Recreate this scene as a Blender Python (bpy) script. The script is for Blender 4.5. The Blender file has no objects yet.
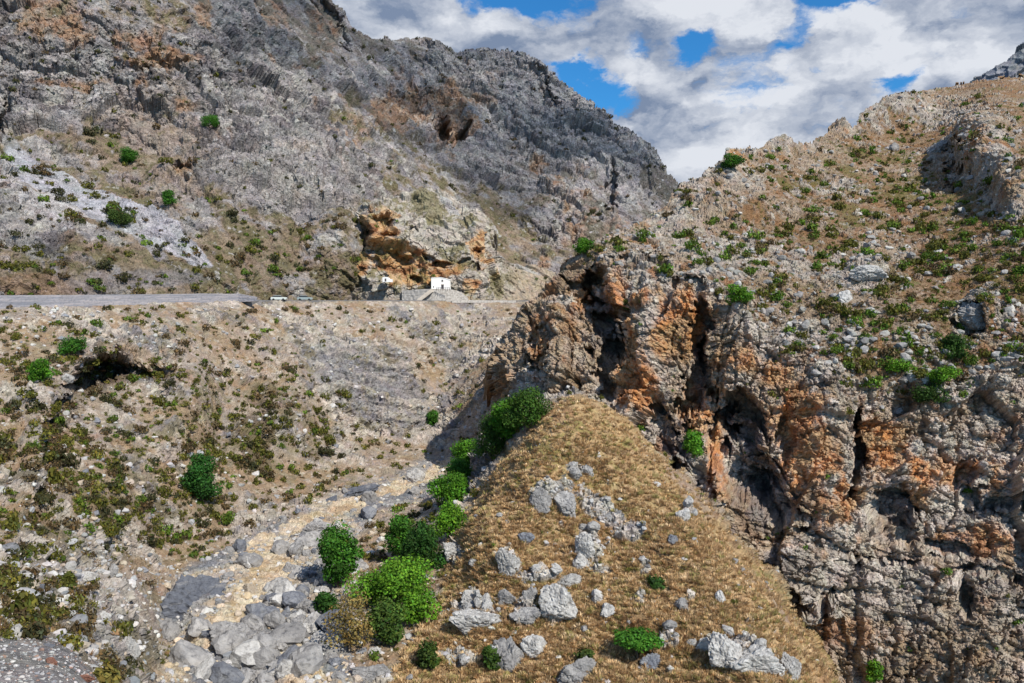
import bpy, math, random
import numpy as np
from mathutils import Vector, Matrix

random.seed(7)
RNG = np.random.default_rng(11)
sc = bpy.context.scene
COL = sc.collection

# ------------------------------------------------------------------ camera, world, sun, exposure
W, H, F = 1024, 683, 796.0
PITCH = math.radians(-3.7)
cd = bpy.data.cameras.new('camera')
cd.sensor_width = 36.0
cd.lens = 36.0 * F / W
cd.clip_start, cd.clip_end = 0.5, 20000
cam = bpy.data.objects.new('camera', cd)
cam.rotation_euler = (math.pi / 2 + PITCH, 0, 0)
COL.objects.link(cam)
sc.camera = cam

SUN = Vector((0.50, -0.62, 0.76)).normalized()
SUN_EL, SUN_AZ = math.asin(SUN.z), math.atan2(SUN.x, SUN.y)
sd = bpy.data.lights.new('sun', 'SUN')
sd.energy, sd.angle, sd.color = 5.0, math.radians(0.5), (1.0, 0.94, 0.84)
sun = bpy.data.objects.new('sun', sd)
sun.rotation_euler = SUN.to_track_quat('Z', 'Y').to_euler()
COL.objects.link(sun)
sc.view_settings.view_transform = 'Standard'
sc.view_settings.look = 'None'
sc.view_settings.exposure = 0.10
sc.view_settings.gamma = 1.0
sc.cycles.transparent_max_bounces = 24

CP, SP = math.cos(PITCH), math.sin(PITCH)
def ray(px, py):
    """direction through a picture point, scaled to y = 1 (works on arrays)"""
    a = (px - W / 2) / F
    b = -(py - H / 2) / F
    y = CP - b * SP
    z = SP + b * CP
    return a / y, z / y

def at(px, py, d):
    x, z = ray(px, py)
    return Vector((x * d, d, z * d))

class NT:
    """small helper round a node tree"""
    def __init__(s, nt):
        s.nt = nt
        nt.nodes.clear()
    def n(s, t, **kw):
        o = s.nt.nodes.new(t)
        for k, v in kw.items():
            if k == 'inp':
                for i, q in v.items():
                    if isinstance(q, bpy.types.NodeSocket):
                        s.nt.links.new(q, o.inputs[i])
                    else:
                        o.inputs[i].default_value = q
            else:
                setattr(o, k, v)
        return o
    def math(s, op, a, b=0.0, c=None, clamp=False):
        i = {0: a, 1: b}
        if c is not None:
            i[2] = c
        return s.n('ShaderNodeMath', operation=op, use_clamp=clamp, inp=i).outputs[0]
    def vmath(s, op, a, b=(0, 0, 0), out=0):
        return s.n('ShaderNodeVectorMath', operation=op, inp={0: a, 1: b}).outputs[out]
    def noise(s, vec, scale, detail=6, rough=0.6, dist=0.0, out='Fac'):
        return s.n('ShaderNodeTexNoise', inp={'Vector': vec, 'Scale': scale, 'Detail': detail, 'Roughness': rough, 'Distortion': dist}).outputs[out]
    def remap(s, v, a, b, c, d, smooth=False):
        return s.n('ShaderNodeMapRange', interpolation_type='SMOOTHSTEP' if smooth else 'LINEAR', inp={0: v, 1: a, 2: b, 3: c, 4: d}).outputs[0]
    def mix(s, f, a, b, mode='MIX'):
        o = s.n('ShaderNodeMix', data_type='RGBA', blend_type=mode)
        for k, v in ((0, f), (6, a), (7, b)):
            if isinstance(v, bpy.types.NodeSocket):
                s.nt.links.new(v, o.inputs[k])
            else:
                o.inputs[k].default_value = v
        return o.outputs[2]
    def link(s, a, b):
        s.nt.links.new(a, b)

def make_world():
    w = bpy.data.worlds.new('World')
    sc.world = w
    w.use_nodes = True
    t = NT(w.node_tree)
    out = t.n('ShaderNodeOutputWorld')
    bg = t.n('ShaderNodeBackground', inp={'Strength': 0.10})
    sky = t.n('ShaderNodeTexSky', sky_type='NISHITA', sun_disc=False, sun_elevation=SUN_EL, sun_rotation=SUN_AZ,
              altitude=200, air_density=1.0, dust_density=0.4, ozone_density=2.5)
    d = t.n('ShaderNodeTexCoord').outputs['Generated']
    p = t.vmath('MULTIPLY', d, (1.0, 1.0, 1.75))
    warp = t.noise(p, 7.0, 7, 0.62, out='Color')
    p2 = t.vmath('ADD', p, t.vmath('MULTIPLY', t.vmath('SUBTRACT', warp, (0.5, 0.5, 0.5)), (0.16, 0.16, 0.16)))
    big = t.noise(p2, 3.2, 3, 0.5)
    fine = t.noise(p2, 8.5, 12, 0.60)
    dens = t.math('ADD', t.math('MULTIPLY', big, 0.45), t.math('MULTIPLY', fine, 0.55))
    # gaps of open sky between the clouds
    for (hx, hy, r, k) in ((590, 88, .045, .55), (640, 48, .024, .20), (840, 4, .045, .33), (775, 38, .03, .20), (515, -2, .05, .34),
                           (893, 82, .022, .20), (700, 44, .03, .30), (815, 62, .02, .22), (960, 60, .02, .2), (985, 8, .03, .1), (742, 62, .02, .12), (560, -40, .10, .2)):
        v = at(hx, hy, 1.0).normalized()
        dist = t.vmath('DISTANCE', p2, (v.x, v.y, v.z * 1.75), out=1)
        g = t.remap(dist, 0.0, r * 1.9, k * .72, 0.0, True)
        dens = t.math('SUBTRACT', dens, g)
    ahead = t.remap(t.n('ShaderNodeSeparateXYZ', inp={0: d}).outputs[1], 0.2, 0.7, -0.16, 0.0, True)
    dens = t.math('ADD', dens, ahead)
    cover = t.remap(dens, 0.31, 0.42, 0.0, 1.0, True)
    # shading of the cloud bodies: thick parts are greyer, edges and tops whiter
    s = Vector((0.35, -0.2, 0.9)) * 0.045
    lit = t.noise(t.vmath('ADD', p2, (s.x, s.y, s.z)), 8.5, 5, 0.5)
    here = t.noise(p2, 8.5, 5, 0.5)
    tone = t.math('ADD', t.math('MULTIPLY', t.math('SUBTRACT', here, lit), 3.6), t.math('MULTIPLY', t.math('SUBTRACT', 0.52, big), 2.3))
    for (hx, hy, r, k) in ((685, 112, .085, -.75), (760, 10, .16, -.24), (905, 50, .10, .10), (690, 178, .06, .40), (620, 105, .05, .2), (800, 95, .12, .12), (450, 18, .10, .2),
                           (960, 20, .12, -.12), (600, 10, .10, -.05)):
        v = at(hx, hy, 1.0).normalized()
        dist = t.vmath('DISTANCE', p2, (v.x, v.y, v.z * 1.75), out=1)
        tone = t.math('ADD', tone, t.remap(dist, 0.0, r * 1.1, k, 0.0, True))
    tone = t.math('ADD', tone, 0.56, clamp=True)
    cc = t.mix(tone, (1.9, 2.5, 3.7, 1), (7.0, 7.3, 7.9, 1))
    blue = t.mix(1.0, sky.outputs[0], (0.26, 0.86, 1.3, 1), 'MULTIPLY')
    col = t.mix(cover, blue, cc)
    t.link(col, bg.inputs[0])
    t.link(bg.outputs[0], out.inputs[0])
make_world()

# ------------------------------------------------------------------ noise in numpy
def _hash(ix, iy, iz, seed):
    h = (ix.astype(np.int64) * 374761393 + iy.astype(np.int64) * 668265263 + iz.astype(np.int64) * 2147483647 + seed * 1274126177) & 0xffffffff
    h = ((h ^ (h >> 13)) * 1274126177) & 0xffffffff
    h = ((h ^ (h >> 16)) * 2246822519) & 0xffffffff
    return ((h ^ (h >> 15)) & 0xffffff).astype(np.float32) / float(0xffffff)

_R = np.array(Matrix.Rotation(0.9, 3, Vector((0.3, 0.8, 0.5)).normalized()), dtype=np.float32)
def vnoise(p, seed=0):
    p = p @ _R.T
    i = np.floor(p).astype(np.int32)
    f = (p - i).astype(np.float32)
    u = f * f * f * (f * (f * 6 - 15) + 10)
    r = 0
    for dx in (0, 1):
        wx = u[:, 0] if dx else 1 - u[:, 0]
        for dy in (0, 1):
            wy = u[:, 1] if dy else 1 - u[:, 1]
            for dz in (0, 1):
                wz = u[:, 2] if dz else 1 - u[:, 2]
                r = r + wx * wy * wz * _hash(i[:, 0] + dx, i[:, 1] + dy, i[:, 2] + dz, seed)
    return r * 2 - 1

def fbm(p, freq, octv=5, gain=0.5, seed=0, ridged=False):
    r, a, tot = 0, 1.0, 0
    for o in range(octv):
        n = vnoise(p * (freq * 2.03 ** o) + 17.3 * o, seed + o)
        if ridged:
            n = 1 - 2 * np.abs(n) ** 0.8
        r = r + a * n
        tot += a
        a *= gain
    return r / tot * (1.0 if ridged else 1.7)

def blocks(p, freq, seed=0, tilt=1.0):
    """jointed rock: every cell is a facet with its own height and tilt; returns height, edge distance, cell random"""
    q = p * freq
    i = np.floor(q).astype(np.int32)
    n = len(q)
    f1 = np.full(n, 9.0, np.float32); f2 = f1.copy()
    h = np.zeros(n, np.float32); rr = h.copy()
    for dx in (-1, 0, 1):
        for dy in (-1, 0, 1):
            for dz in (-1, 0, 1):
                cx, cy, cz = i[:, 0] + dx, i[:, 1] + dy, i[:, 2] + dz
                a = _hash(cx, cy, cz, seed); b = _hash(cx, cy, cz, seed + 7); c = _hash(cx, cy, cz, seed + 13)
                ox, oy, oz = q[:, 0] - cx - a, q[:, 1] - cy - b, q[:, 2] - cz - c
                d = ox * ox + oy * oy + oz * oz
                m = d < f1
                f2 = np.where(m, f1, np.minimum(f2, d))
                f1 = np.where(m, d, f1)
                v = (a * 7.31 + b * 3.77) % 1.0
                ti = ((a * 5.1) % 1 - .5) * ox + ((b * 6.3) % 1 - .5) * oy + ((c * 4.7) % 1 - .5) * oz
                h = np.where(m, v - .5 + tilt * ti, h)
                rr = np.where(m, v, rr)
    return h, np.sqrt(f2) - np.sqrt(f1), rr

def sstep(x, a, b):
    t = np.clip((x - a) / (b - a), 0, 1)
    return t * t * (3 - 2 * t)

def tps(pts, px, py):
    """smooth 1/depth through scattered (px, py, depth) points"""
    P = np.array([(a, b) for a, b, _ in pts], float) / 100
    v = np.array([1.0 / c for _, _, c in pts])
    def phi(r2): return 0.5 * r2 * np.log(r2 + 1e-9)
    n = len(P)
    K = phi(((P[:, None] - P[None]) ** 2).sum(-1)) + np.eye(n) * 0.004
    A = np.zeros((n + 3, n + 3)); A[:n, :n] = K
    A[:n, n] = 1; A[:n, n + 1:] = P; A[n, :n] = 1; A[n + 1:, :n] = P.T
    w = np.linalg.solve(A, np.concatenate([v, np.zeros(3)]))
    X, Y = px.ravel() / 100, py.ravel() / 100
    r = w[n] + w[n + 1] * X + w[n + 2] * Y
    for k in range(n):
        r = r + w[k] * phi((X - P[k, 0]) ** 2 + (Y - P[k, 1]) ** 2)
    return (1.0 / np.clip(r, 1 / 3000, 1 / 8)).reshape(px.shape)

def inside(poly, x, y):
    r = np.zeros(x.shape, bool)
    n = len(poly)
    for i in range(n):
        x0, y0 = poly[i]; x1, y1 = poly[(i + 1) % n]
        if y0 == y1:
            continue
        c = ((y0 > y) != (y1 > y)) & (x < (x1 - x0) * (y - y0) / (y1 - y0) + x0)
        r ^= c
    return r

def blob(px, py, cx, cy, rx, ry, ang=0.0, soft=0.5):
    """1 in an ellipse, falling to 0 at its rim"""
    c, s = math.cos(math.radians(ang)), math.sin(math.radians(ang))
    dx, dy = px - cx, py - cy
    u, v = (dx * c + dy * s) / rx, (-dx * s + dy * c) / ry
    return 1 - sstep(np.sqrt(u * u + v * v), 1 - soft, 1 + soft * .35)

def blobs(px, py, lst, soft=0.6):
    r = np.zeros(px.shape, np.float32)
    for b in lst:
        k = b[5] if len(b) > 5 else 1.0
        r = np.maximum(r, k * blob(px, py, *b[:4], b[4] if len(b) > 4 else 0, soft))
    return r

class Patch:
    """a piece of land: a fine net of points laid through measured depths, roughened in 3D"""
    def __init__(s, pts, x0, x1, y0, y1, step, ystep=None, fix=None):
        s.px, s.py = np.meshgrid(np.arange(x0, x1, step, dtype=np.float64), np.arange(y0, y1, ystep or step, dtype=np.float64))
        s.d = tps(pts, s.px, s.py)
        if fix is not None:
            s.d = fix(s.px, s.py, s.d)
        rx, rz = ray(s.px, s.py)
        s.P = np.stack([rx * s.d, s.d, rz * s.d], -1).astype(np.float32)
        s.shape = s.px.shape
        s.normals()
        s.p = s.P.reshape(-1, 3)
        s.x, s.y = s.px.ravel().astype(np.float32), s.py.ravel().astype(np.float32)
    def normals(s):
        du = np.gradient(s.P, axis=1); dv = np.gradient(s.P, axis=0)
        n = np.cross(du, dv)
        n /= np.linalg.norm(n, axis=-1, keepdims=True) + 1e-9
        flip = (n * s.P).sum(-1) > 0
        n[flip] *= -1
        s.N = n.reshape(-1, 3)
    def bite(s, dep):
        """push the face straight back into the hill: recesses with a real roof"""
        a = s.p * np.array([1, 1, 0], np.float32)
        a /= np.linalg.norm(a, axis=1, keepdims=True)
        return a * dep[:, None]
    def move(s, off):
        s.base = s.p
        s.P = (s.p + off).reshape(s.shape + (3,)).astype(np.float32)
        s.normals()
        s.p = s.P.reshape(-1, 3)
    def seen_at(s):
        y = s.p[:, 1] * CP + s.p[:, 2] * SP
        z = -s.p[:, 1] * SP + s.p[:, 2] * CP
        return W / 2 + F * s.p[:, 0] / y, H / 2 - F * z / y
    def build(s, name, mat, keep=None, skirt=None, smooth=False):
        h, w = s.shape
        if keep is None:
            keep = np.ones(h * w, bool)
        idx = np.arange(h * w).reshape(h, w)
        k = keep.reshape(h, w)
        kf = k[:-1, :-1] & k[1:, :-1] & k[:-1, 1:] & k[1:, 1:]
        q = np.stack([idx[1:, :-1][kf], idx[1:, 1:][kf], idx[:-1, 1:][kf], idx[:-1, :-1][kf]], 1)
        V, C = s.p, s.col
        quads = [q]
        if skirt is not None:
            e = np.concatenate([q[:, [0, 1]], q[:, [1, 2]], q[:, [2, 3]], q[:, [3, 0]]])
            es = np.sort(e, 1)
            key = es[:, 0].astype(np.int64) * (h * w) + es[:, 1]
            _, first, cnt = np.unique(key, return_index=True, return_counts=True)
            b = e[first[cnt == 1]]
            # only the upper and side rims fold back
            bx, by = s.x[b].mean(1), s.y[b].mean(1)
            b = b[skirt(bx, by)]
            vs = np.unique(b)
            remap = -np.ones(h * w, int); remap[vs] = np.arange(len(vs))
            base = s.p[vs]
            away = base.copy(); away[:, 2] = 0
            away /= np.linalg.norm(away, axis=1, keepdims=True)
            prev = vs.copy(); start = len(V)
            V = [V]; C = [C]
            for kk in range(1, 9):
                L = 0.9 * kk ** 1.75
                nb = base + away * L + np.array([0, 0, -0.25 * L - 0.012 * L * L]) + 0.12 * L * np.stack([vnoise(base * .3 + kk * .35 + 9 * j, 50 + j) for j in range(3)], 1)
                V.append(nb.astype(np.float32)); C.append(s.col[vs])
                cur = np.arange(len(vs)) + start
                pm = prev[remap[b[:, 0]]], prev[remap[b[:, 1]]]
                cm = cur[remap[b[:, 0]]], cur[remap[b[:, 1]]]
                quads.append(np.stack([pm[1], pm[0], cm[0], cm[1]], 1))
                prev = cur; start += len(vs)
            V = np.concatenate(V); C = np.concatenate(C)
        q = np.concatenate(quads)
        used = np.zeros(len(V), bool); used[q.ravel()] = True
        rm = np.cumsum(used) - 1
        ob = mesh_np(name, V[used], rm[q], mat, C[used], smooth)
        ob['kind'] = 'structure'
        return ob

def mesh_np(name, V, q, mat, C=None, smooth=False, parent=None):
    m = bpy.data.meshes.new(name)
    nv = q.shape[1]
    m.vertices.add(len(V)); m.vertices.foreach_set('co', np.ascontiguousarray(V, np.float32).ravel())
    m.loops.add(q.size); m.loops.foreach_set('vertex_index', np.ascontiguousarray(q, np.int32).ravel())
    m.polygons.add(len(q))
    m.polygons.foreach_set('loop_start', np.arange(0, q.size, nv, dtype=np.int32))
    m.polygons.foreach_set('use_smooth', np.full(len(q), smooth))
    if C is not None:
        a = m.color_attributes.new('Col', 'FLOAT_COLOR', 'POINT')
        c4 = np.ones((len(V), 4), np.float32); c4[:, :3] = C
        a.data.foreach_set('color', c4.ravel())
    m.update()
    m.validate()
    m.materials.append(mat)
    o = bpy.data.objects.new(name, m)
    COL.objects.link(o)
    if parent:
        o.parent = parent
    return o

def mixc(a, b, f):
    return a + (b - a) * f[:, None]
def rgb(*c):
    return np.array(c, np.float32)

def land_mat(name, s1, s2, bump, dist, var=0.5, rough=0.95):
    m = bpy.data.materials.new(name); m.use_nodes = True
    t = NT(m.node_tree)
    out = t.n('ShaderNodeOutputMaterial')
    b = t.n('ShaderNodeBsdfPrincipled', inp={'Roughness': rough})
    b.inputs['Specular IOR Level'].default_value = 0.15
    a = t.n('ShaderNodeAttribute', attribute_name='Col').outputs['Color']
    pos = t.n('ShaderNodeTexCoord').outputs['Object']
    n1 = t.noise(pos, s1, 8, 0.7)
    n2 = t.noise(pos, s2, 5, 0.7)
    hue = t.noise(pos, s1 * .4, 3, 0.6, out='Color')
    v = t.math('ADD', t.remap(n1, 0.3, 0.7, 1 - var, 1 + var), t.remap(n2, 0.3, 0.7, -var * .55, var * .55))
    c = t.mix(1.0, a, t.n('ShaderNodeCombineColor', inp={0: v, 1: v, 2: v}).outputs[0], 'MULTIPLY')
    c = t.mix(0.10, c, t.mix(1.0, c, t.vmath('MULTIPLY', hue, (2, 2, 2)), 'MULTIPLY'))
    t.link(c, b.inputs['Base Color'])
    vor = t.n('ShaderNodeTexVoronoi', feature='F1', inp={'Vector': pos, 'Scale': s2 * .7}).outputs['Distance']
    hgt = t.math('ADD', n1, t.math('MULTIPLY', t.math('ADD', n2, t.math('MULTIPLY', vor, 0.7)), 0.6))
    bp = t.n('ShaderNodeBump', inp={'Height': hgt, 'Strength': bump, 'Distance': dist})
    t.link(bp.outputs[0], b.inputs['Normal'])
    t.link(b.outputs[0], out.inputs[0])
    return m

LIME = rgb(.41, .385, .355); LIME_L = rgb(.58, .55, .51); GREY_D = rgb(.14, .145, .16); OCHRE = rgb(.42, .30, .19)
ORANGE = rgb(.56, .25, .08); RUST = rgb(.30, .13, .055); SOIL = rgb(.32, .245, .17); STRAW = rgb(.42, .30, .165); OLIVE = rgb(.11, .105, .035)
HORIZON_ROW = H / 2 + F * math.tan(PITCH)

def zd(px, py, z):
    return (px, py, z / ray(px, py)[1])

# ------------------------------------------------------------------ valley floor, left slope and straw-coloured spur
VPTS = [zd(x, y, -39.5 + (683 - y) * .006) for x, y in ((210, 683), (300, 683), (360, 683), (200, 640), (260, 640), (330, 640), (195, 600), (250, 600), (300, 600), (215, 570), (260, 560),
        (310, 555), (265, 530), (310, 520), (350, 505), (380, 490), (420, 475), (450, 465), (400, 520), (420, 500), (370, 560), (380, 605), (360, 640))] + [
    (580, 405, 124), (545, 425, 118), (620, 425, 122), (510, 470, 112), (580, 470, 110), (650, 470, 113), (700, 500, 111), (475, 520, 105), (550, 540, 98), (640, 540, 98),
    (735, 560, 101), (455, 590, 95), (550, 610, 88), (650, 610, 88), (760, 610, 91), (420, 650, 86), (500, 683, 80), (600, 683, 78), (700, 683, 79), (810, 680, 82),
    (500, 770, 68), (700, 770, 68), (900, 770, 70), (300, 770, 64), (220, 770, 60),
    (0, 308, 150), (100, 306, 167), (180, 304, 184), (250, 301, 205), (330, 301, 232), (420, 301, 245), (500, 301, 262), (590, 301, 275),
    (0, 360, 135), (100, 360, 148), (200, 360, 168), (300, 360, 195), (400, 360, 215), (480, 360, 225), (0, 420, 115), (100, 420, 128), (200, 420, 148), (300, 420, 172), (400, 420, 195), (455, 430, 197),
    (0, 480, 92), (100, 480, 110), (200, 480, 132), (300, 470, 158), (380, 460, 180), (0, 540, 66), (80, 540, 90), (150, 540, 112), (200, 530, 122),
    (0, 600, 42), (80, 600, 64), (140, 600, 92), (0, 640, 32), (80, 640, 38), (120, 650, 55), (160, 660, 78), (0, 690, 25), (80, 690, 28), (130, 690, 40), (172, 690, 64),
    (-150, 312, 130), (-150, 420, 95), (-150, 540, 45), (-150, 690, 18), (0, 770, 17), (100, 770, 20), (165, 770, 42),
    (600, 385, 150), (560, 388, 150), (700, 450, 140), (800, 560, 125), (870, 660, 115), (1000, 683, 110), (1150, 640, 120), (1150, 770, 90), (700, 380, 190), (1000, 450, 190)]
GRASS_POLY = [(580, 396), (548, 415), (522, 440), (500, 462), (478, 488), (466, 515), (452, 540), (444, 575), (436, 600), (424, 625), (405, 655), (385, 700), (380, 780), (920, 780), (868, 683),
              (838, 655), (812, 628), (790, 598), (768, 566), (742, 536), (712, 506), (690, 482), (662, 452), (640, 432), (615, 410)]
RIVER_POLY = [(150, 690), (172, 640), (160, 610), (180, 572), (222, 548), (262, 528), (300, 515), (330, 492), (370, 480), (402, 470), (430, 455), (470, 455), (470, 478), (440, 492), (415, 500),
              (390, 505), (365, 525), (345, 545), (330, 580), (330, 610), (345, 640), (350, 700)]

def soft_poly(poly, p, jag, seed, rad=3, shape=None):
    return None

def poly_mask(poly, x, y, P, jag=6.0, f=0.35, seed=0):
    n1 = fbm(P, f, 3, .6, seed); n2 = fbm(P, f, 3, .6, seed + 40)
    return inside(poly, x + jag * n1, y + jag * n2).astype(np.float32)

def box_blur(a, shape, r):
    a = a.reshape(shape)
    for ax in (0, 1):
        c = np.cumsum(np.pad(a, [(r + 1, r) if i == ax else (0, 0) for i in (0, 1)], mode='edge'), axis=ax)
        n = a.shape[ax]
        hi = np.take(c, np.arange(2 * r + 1, 2 * r + 1 + n), axis=ax); lo = np.take(c, np.arange(0, n), axis=ax)
        a = (hi - lo) / (2 * r + 1)
    return a.ravel().astype(np.float32)

def build_valley():
    def fix(px, py, d):
        jn = 7 * vnoise(np.stack([px * .05, py * .05, px * 0], -1).reshape(-1, 3), 4).reshape(px.shape) + 4 * vnoise(np.stack([px * .15, py * .15, px * 0], -1).reshape(-1, 3), 5).reshape(px.shape)
        m = inside([(578, 392), (612, 407), (638, 430), (662, 451), (690, 481), (714, 506), (744, 536), (770, 566), (790, 598), (806, 628), (824, 656), (848, 690), (900, 780), (1200, 780), (1200, 300), (600, 300)], px + jn, py).astype(np.float32)
        m = box_blur(m.ravel(), px.shape, 5).reshape(px.shape)
        return d + 45 * m
    v = Patch(VPTS, -150, 1150, 301, 772, 0.9, 0.75, fix)
    p, x, y = v.p, v.x, v.y
    dist = p[:, 1]
    grass = box_blur(poly_mask(GRASS_POLY, x, y, p, 6, .25, 3), v.shape, 3)
    river = box_blur(poly_mask(RIVER_POLY, x, y, p, 9, .12, 5), v.shape, 4)
    gravel = box_blur(inside([(-200, 628), (20, 634), (50, 632), (78, 648), (96, 664), (112, 690), (120, 780), (-200, 780)], x + 5 * fbm(p, .4, 3, seed=9), y + 4 * fbm(p, .4, 3, seed=8)).astype(np.float32), v.shape, 4)
    # big gullies and hollows of the left slope
    slope = np.clip(1 - grass - river - gravel, 0, 1)
    big = fbm(p, 1 / 22, 4, .5, 20)
    mid = fbm(p, 1 / 5, 4, .55, 25, True)
    small = fbm(p, 1 / 1.1, 3, .6, 31)
    R = np.clip(sstep(fbm(p, 1 / 9, 4, .6, 60) + blobs(x, y, [(350, 380, 90, 45, 25, .8), (420, 340, 70, 35, 20, .55), (390, 420, 60, 40, 0, .7), (100, 620, 60, 40, 0, .3), (250, 330, 60, 18, 0, .2), (60, 560, 80, 40, 0, .25)]), 0.02, .45), 0, 1) * slope
    b1, e1, r1 = blocks(p * np.array([1, 1, 1.6], np.float32), 1 / 3.2, 3)
    b2, e2, r2 = blocks(p, 1 / 1.1, 5)
    disp = slope * (1.1 * big + .6 * mid + .16 * small) + R * (1.1 * b1 + .55 * b2 + .3)
    jx, jy = x + 7 * mid + 4 * small, y + 6 * mid + 3 * small
    bowl = blob(jx, jy, 132, 452, 90, 84, 0, .2) * sstep(-((x - 132) * .7 + (y - 452) * .7), -30, 50)
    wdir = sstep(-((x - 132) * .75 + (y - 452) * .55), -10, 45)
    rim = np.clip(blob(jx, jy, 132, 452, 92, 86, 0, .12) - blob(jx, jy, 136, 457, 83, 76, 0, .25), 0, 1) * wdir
    hole = 6.5 * bowl + 4.5 * rim + 5 * blob(jx, jy, 104, 384, 40, 8, -24, .35) + 3.5 * blob(jx, jy, 45, 480, 7, 60, 10, .5) + 2.5 * blob(jx, jy, 258, 425, 12, 46, 0, .9) + 2.0 * blob(jx, jy, 160, 380, 6, 40, 0, .9)
    disp += 3.0 * blob(jx, jy, 104, 366, 44, 10, -22, .6) + 2.0 * blob(jx, jy, 30, 470, 14, 60, 12, .7) + 2.5 * blob(jx, jy, 185, 400, 26, 60, 10, .9) - 2.5 * blob(jx, jy, 235, 410, 22, 60, 10, .9) + 2 * blob(jx, jy, 290, 410, 22, 60, 0, .9)
    ls = (p[:, 2] + .28 * p[:, 0]) / 1.5 + .5 * fbm(p, 1 / 8, 3, .5, 61)
    strat = blobs(x, y, [(365, 385, 80, 45, 28), (420, 340, 70, 36, 20, .6), (400, 425, 60, 30, 0, .7)], .6)
    lk = np.floor(ls)
    lh = [_hash((lk + q).astype(np.int32), np.zeros(len(p), np.int32), np.zeros(len(p), np.int32), 9) for q in (0, 1)]
    disp += slope * strat * 3.2 * (lh[0] + (lh[1] - lh[0]) * sstep(ls - lk, .8, 1.0) - .5)
    rock_g = blobs(x, y, [(553, 490, 20, 9), (575, 470, 18, 7), (600, 505, 30, 13, 20), (628, 525, 22, 10), (510, 560, 14, 14), (590, 540, 12, 24, -15), (472, 612, 20, 24), (557, 600, 20, 20), (525, 610, 14, 14), (540, 575, 20, 10), (735, 655, 44, 16, 16),
                           (668, 645, 14, 10), (600, 565, 14, 8), (640, 600, 9, 9), (455, 552, 8, 14), (685, 515, 10, 9), (645, 565, 6, 10), (690, 600, 6, 8), (505, 655, 20, 12), (460, 660, 22, 8)], .8) * grass
    rg = sstep(1.15 * rock_g + .5 * fbm(p, 1 / 1.3, 4, .62, 77) + .18 * blobs(x, y, [(590, 525, 90, 45, 25), (500, 600, 60, 60), (740, 650, 60, 30)]), .42, .72) * grass
    disp += grass * (1.5 * fbm(p, 1 / 11, 4, .55, 41) + .28 * fbm(p, 1 / 1.3, 4, .6, 43)) + rg * (.5 + 1.0 * b2 + .6 * b1 - .5 * (1 - sstep(e2, 0, .15)))
    disp += river * (.45 * big + .25 * b1 + .2 * b2 + .12 * small) + gravel * (.25 * big + .05 * small + .05 * b2)
    v.move(v.N * (disp * (0.35 + 0.65 * sstep(dist, 20, 90)) * (.08 + .92 * sstep(y, 303, 322)))[:, None] + v.bite(hole))
    p = v.p
    b3, e3, r3 = blocks(p, 1 / .6, 18)
    v.move(v.N * ((.22 * R + .3 * rg + .22 * river + .10 * slope + .05 * grass) * b3 + (.3 * (R + river * .7) + .12 * slope) * fbm(p, 1 / 1.6, 4, .6, 19))[:, None] * sstep(dist, 15, 70)[:, None])
    p = v.p
    # base colours
    n1 = fbm(p, 1 / 6, 5, .6, 90); n2 = fbm(p, 1 / 1.5, 4, .6, 95); n3 = fbm(p, 1 / 14, 4, .5, 99)
    c = mixc(np.tile(SOIL, (len(p), 1)), rgb(.35, .295, .24), sstep(n3, -.3, .3))
    c = mixc(c, rgb(.33, .30, .29), sstep(n1 + .6 * n3 + .5 * n2, -.15, .45) * .85)
    c = mixc(c, rgb(.50, .44, .38), sstep(n2, .25, .55) * .6)
    c = mixc(c, rgb(.36, .22, .12), sstep(n1 - n2, .55, .9) * .4)
    c = mixc(c, rgb(.52, .48, .43), sstep(n2 - .4 * n1, .3, .65) * .6)
    rk = mixc(mixc(np.tile(LIME, (len(p), 1)), LIME_L, sstep(r2, .4, .9)), rgb(.22, .225, .25), sstep(n1 + .6 * (r1 - .5), .0, .4))
    c = mixc(c, rk, R * .85)
    blue = box_blur(poly_mask([(300, 345), (345, 352), (395, 362), (420, 392), (440, 425), (420, 432), (380, 420), (345, 408), (315, 380)], x, y, p, 14, .12, 15), v.shape, 3)
    lay_c = sstep(lh[0] + .5 * n2, .3, .8)
    c = mixc(c, mixc(rgb(.235, .24, .265)[None], rgb(.40, .385, .37), lay_c), np.clip(np.maximum(blue, strat * .9) * sstep(blue + strat + .5 * n1, .35, .7), 0, 1) * .85)
    scree = blobs(x, y, [(150, 520, 60, 22, 0, .5), (60, 560, 60, 30, 0, .7), (100, 590, 50, 20, 0, .8), (110, 640, 40, 30, 40, .9), (30, 600, 50, 20, 0, .8)])
    c = mixc(c, mixc(rgb(.33, .325, .33)[None], rgb(.47, .45, .43), sstep(n2, -.1, .3)), np.clip(scree * .8, 0, 1))
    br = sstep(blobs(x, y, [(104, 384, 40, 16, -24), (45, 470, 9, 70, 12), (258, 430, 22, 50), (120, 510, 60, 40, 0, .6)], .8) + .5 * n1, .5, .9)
    c = mixc(c, rgb(.13, .095, .07), br * .8)  # brown earth in the hollows, darkened to stand for their shade
    c = mixc(c, rgb(.095, .07, .055), np.clip(rim * (1.0 + .9 * n2), 0, 1) * .6)  # dark earth bank, with the shade under the overhang put into its colour
    moss = sstep(n1 + .7 * n2 + .35 * blobs(x, y, [(100, 510, 110, 60), (60, 600, 70, 40), (140, 655, 40, 30, 45, 1.6), (250, 440, 90, 70)]), .42, .66) * slope
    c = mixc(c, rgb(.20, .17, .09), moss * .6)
    # straw grass spur
    g = mixc(np.tile(STRAW, (len(p), 1)), rgb(.50, .375, .215), sstep(n2, -.1, .4))
    g = mixc(g, rgb(.28, .17, .09), sstep(n1 - .3 * n2, .12, .5) * .8)
    g = mixc(g, rgb(.22, .20, .06), sstep(-n1 + .5 * n2, .30, .6) * .7)
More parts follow.
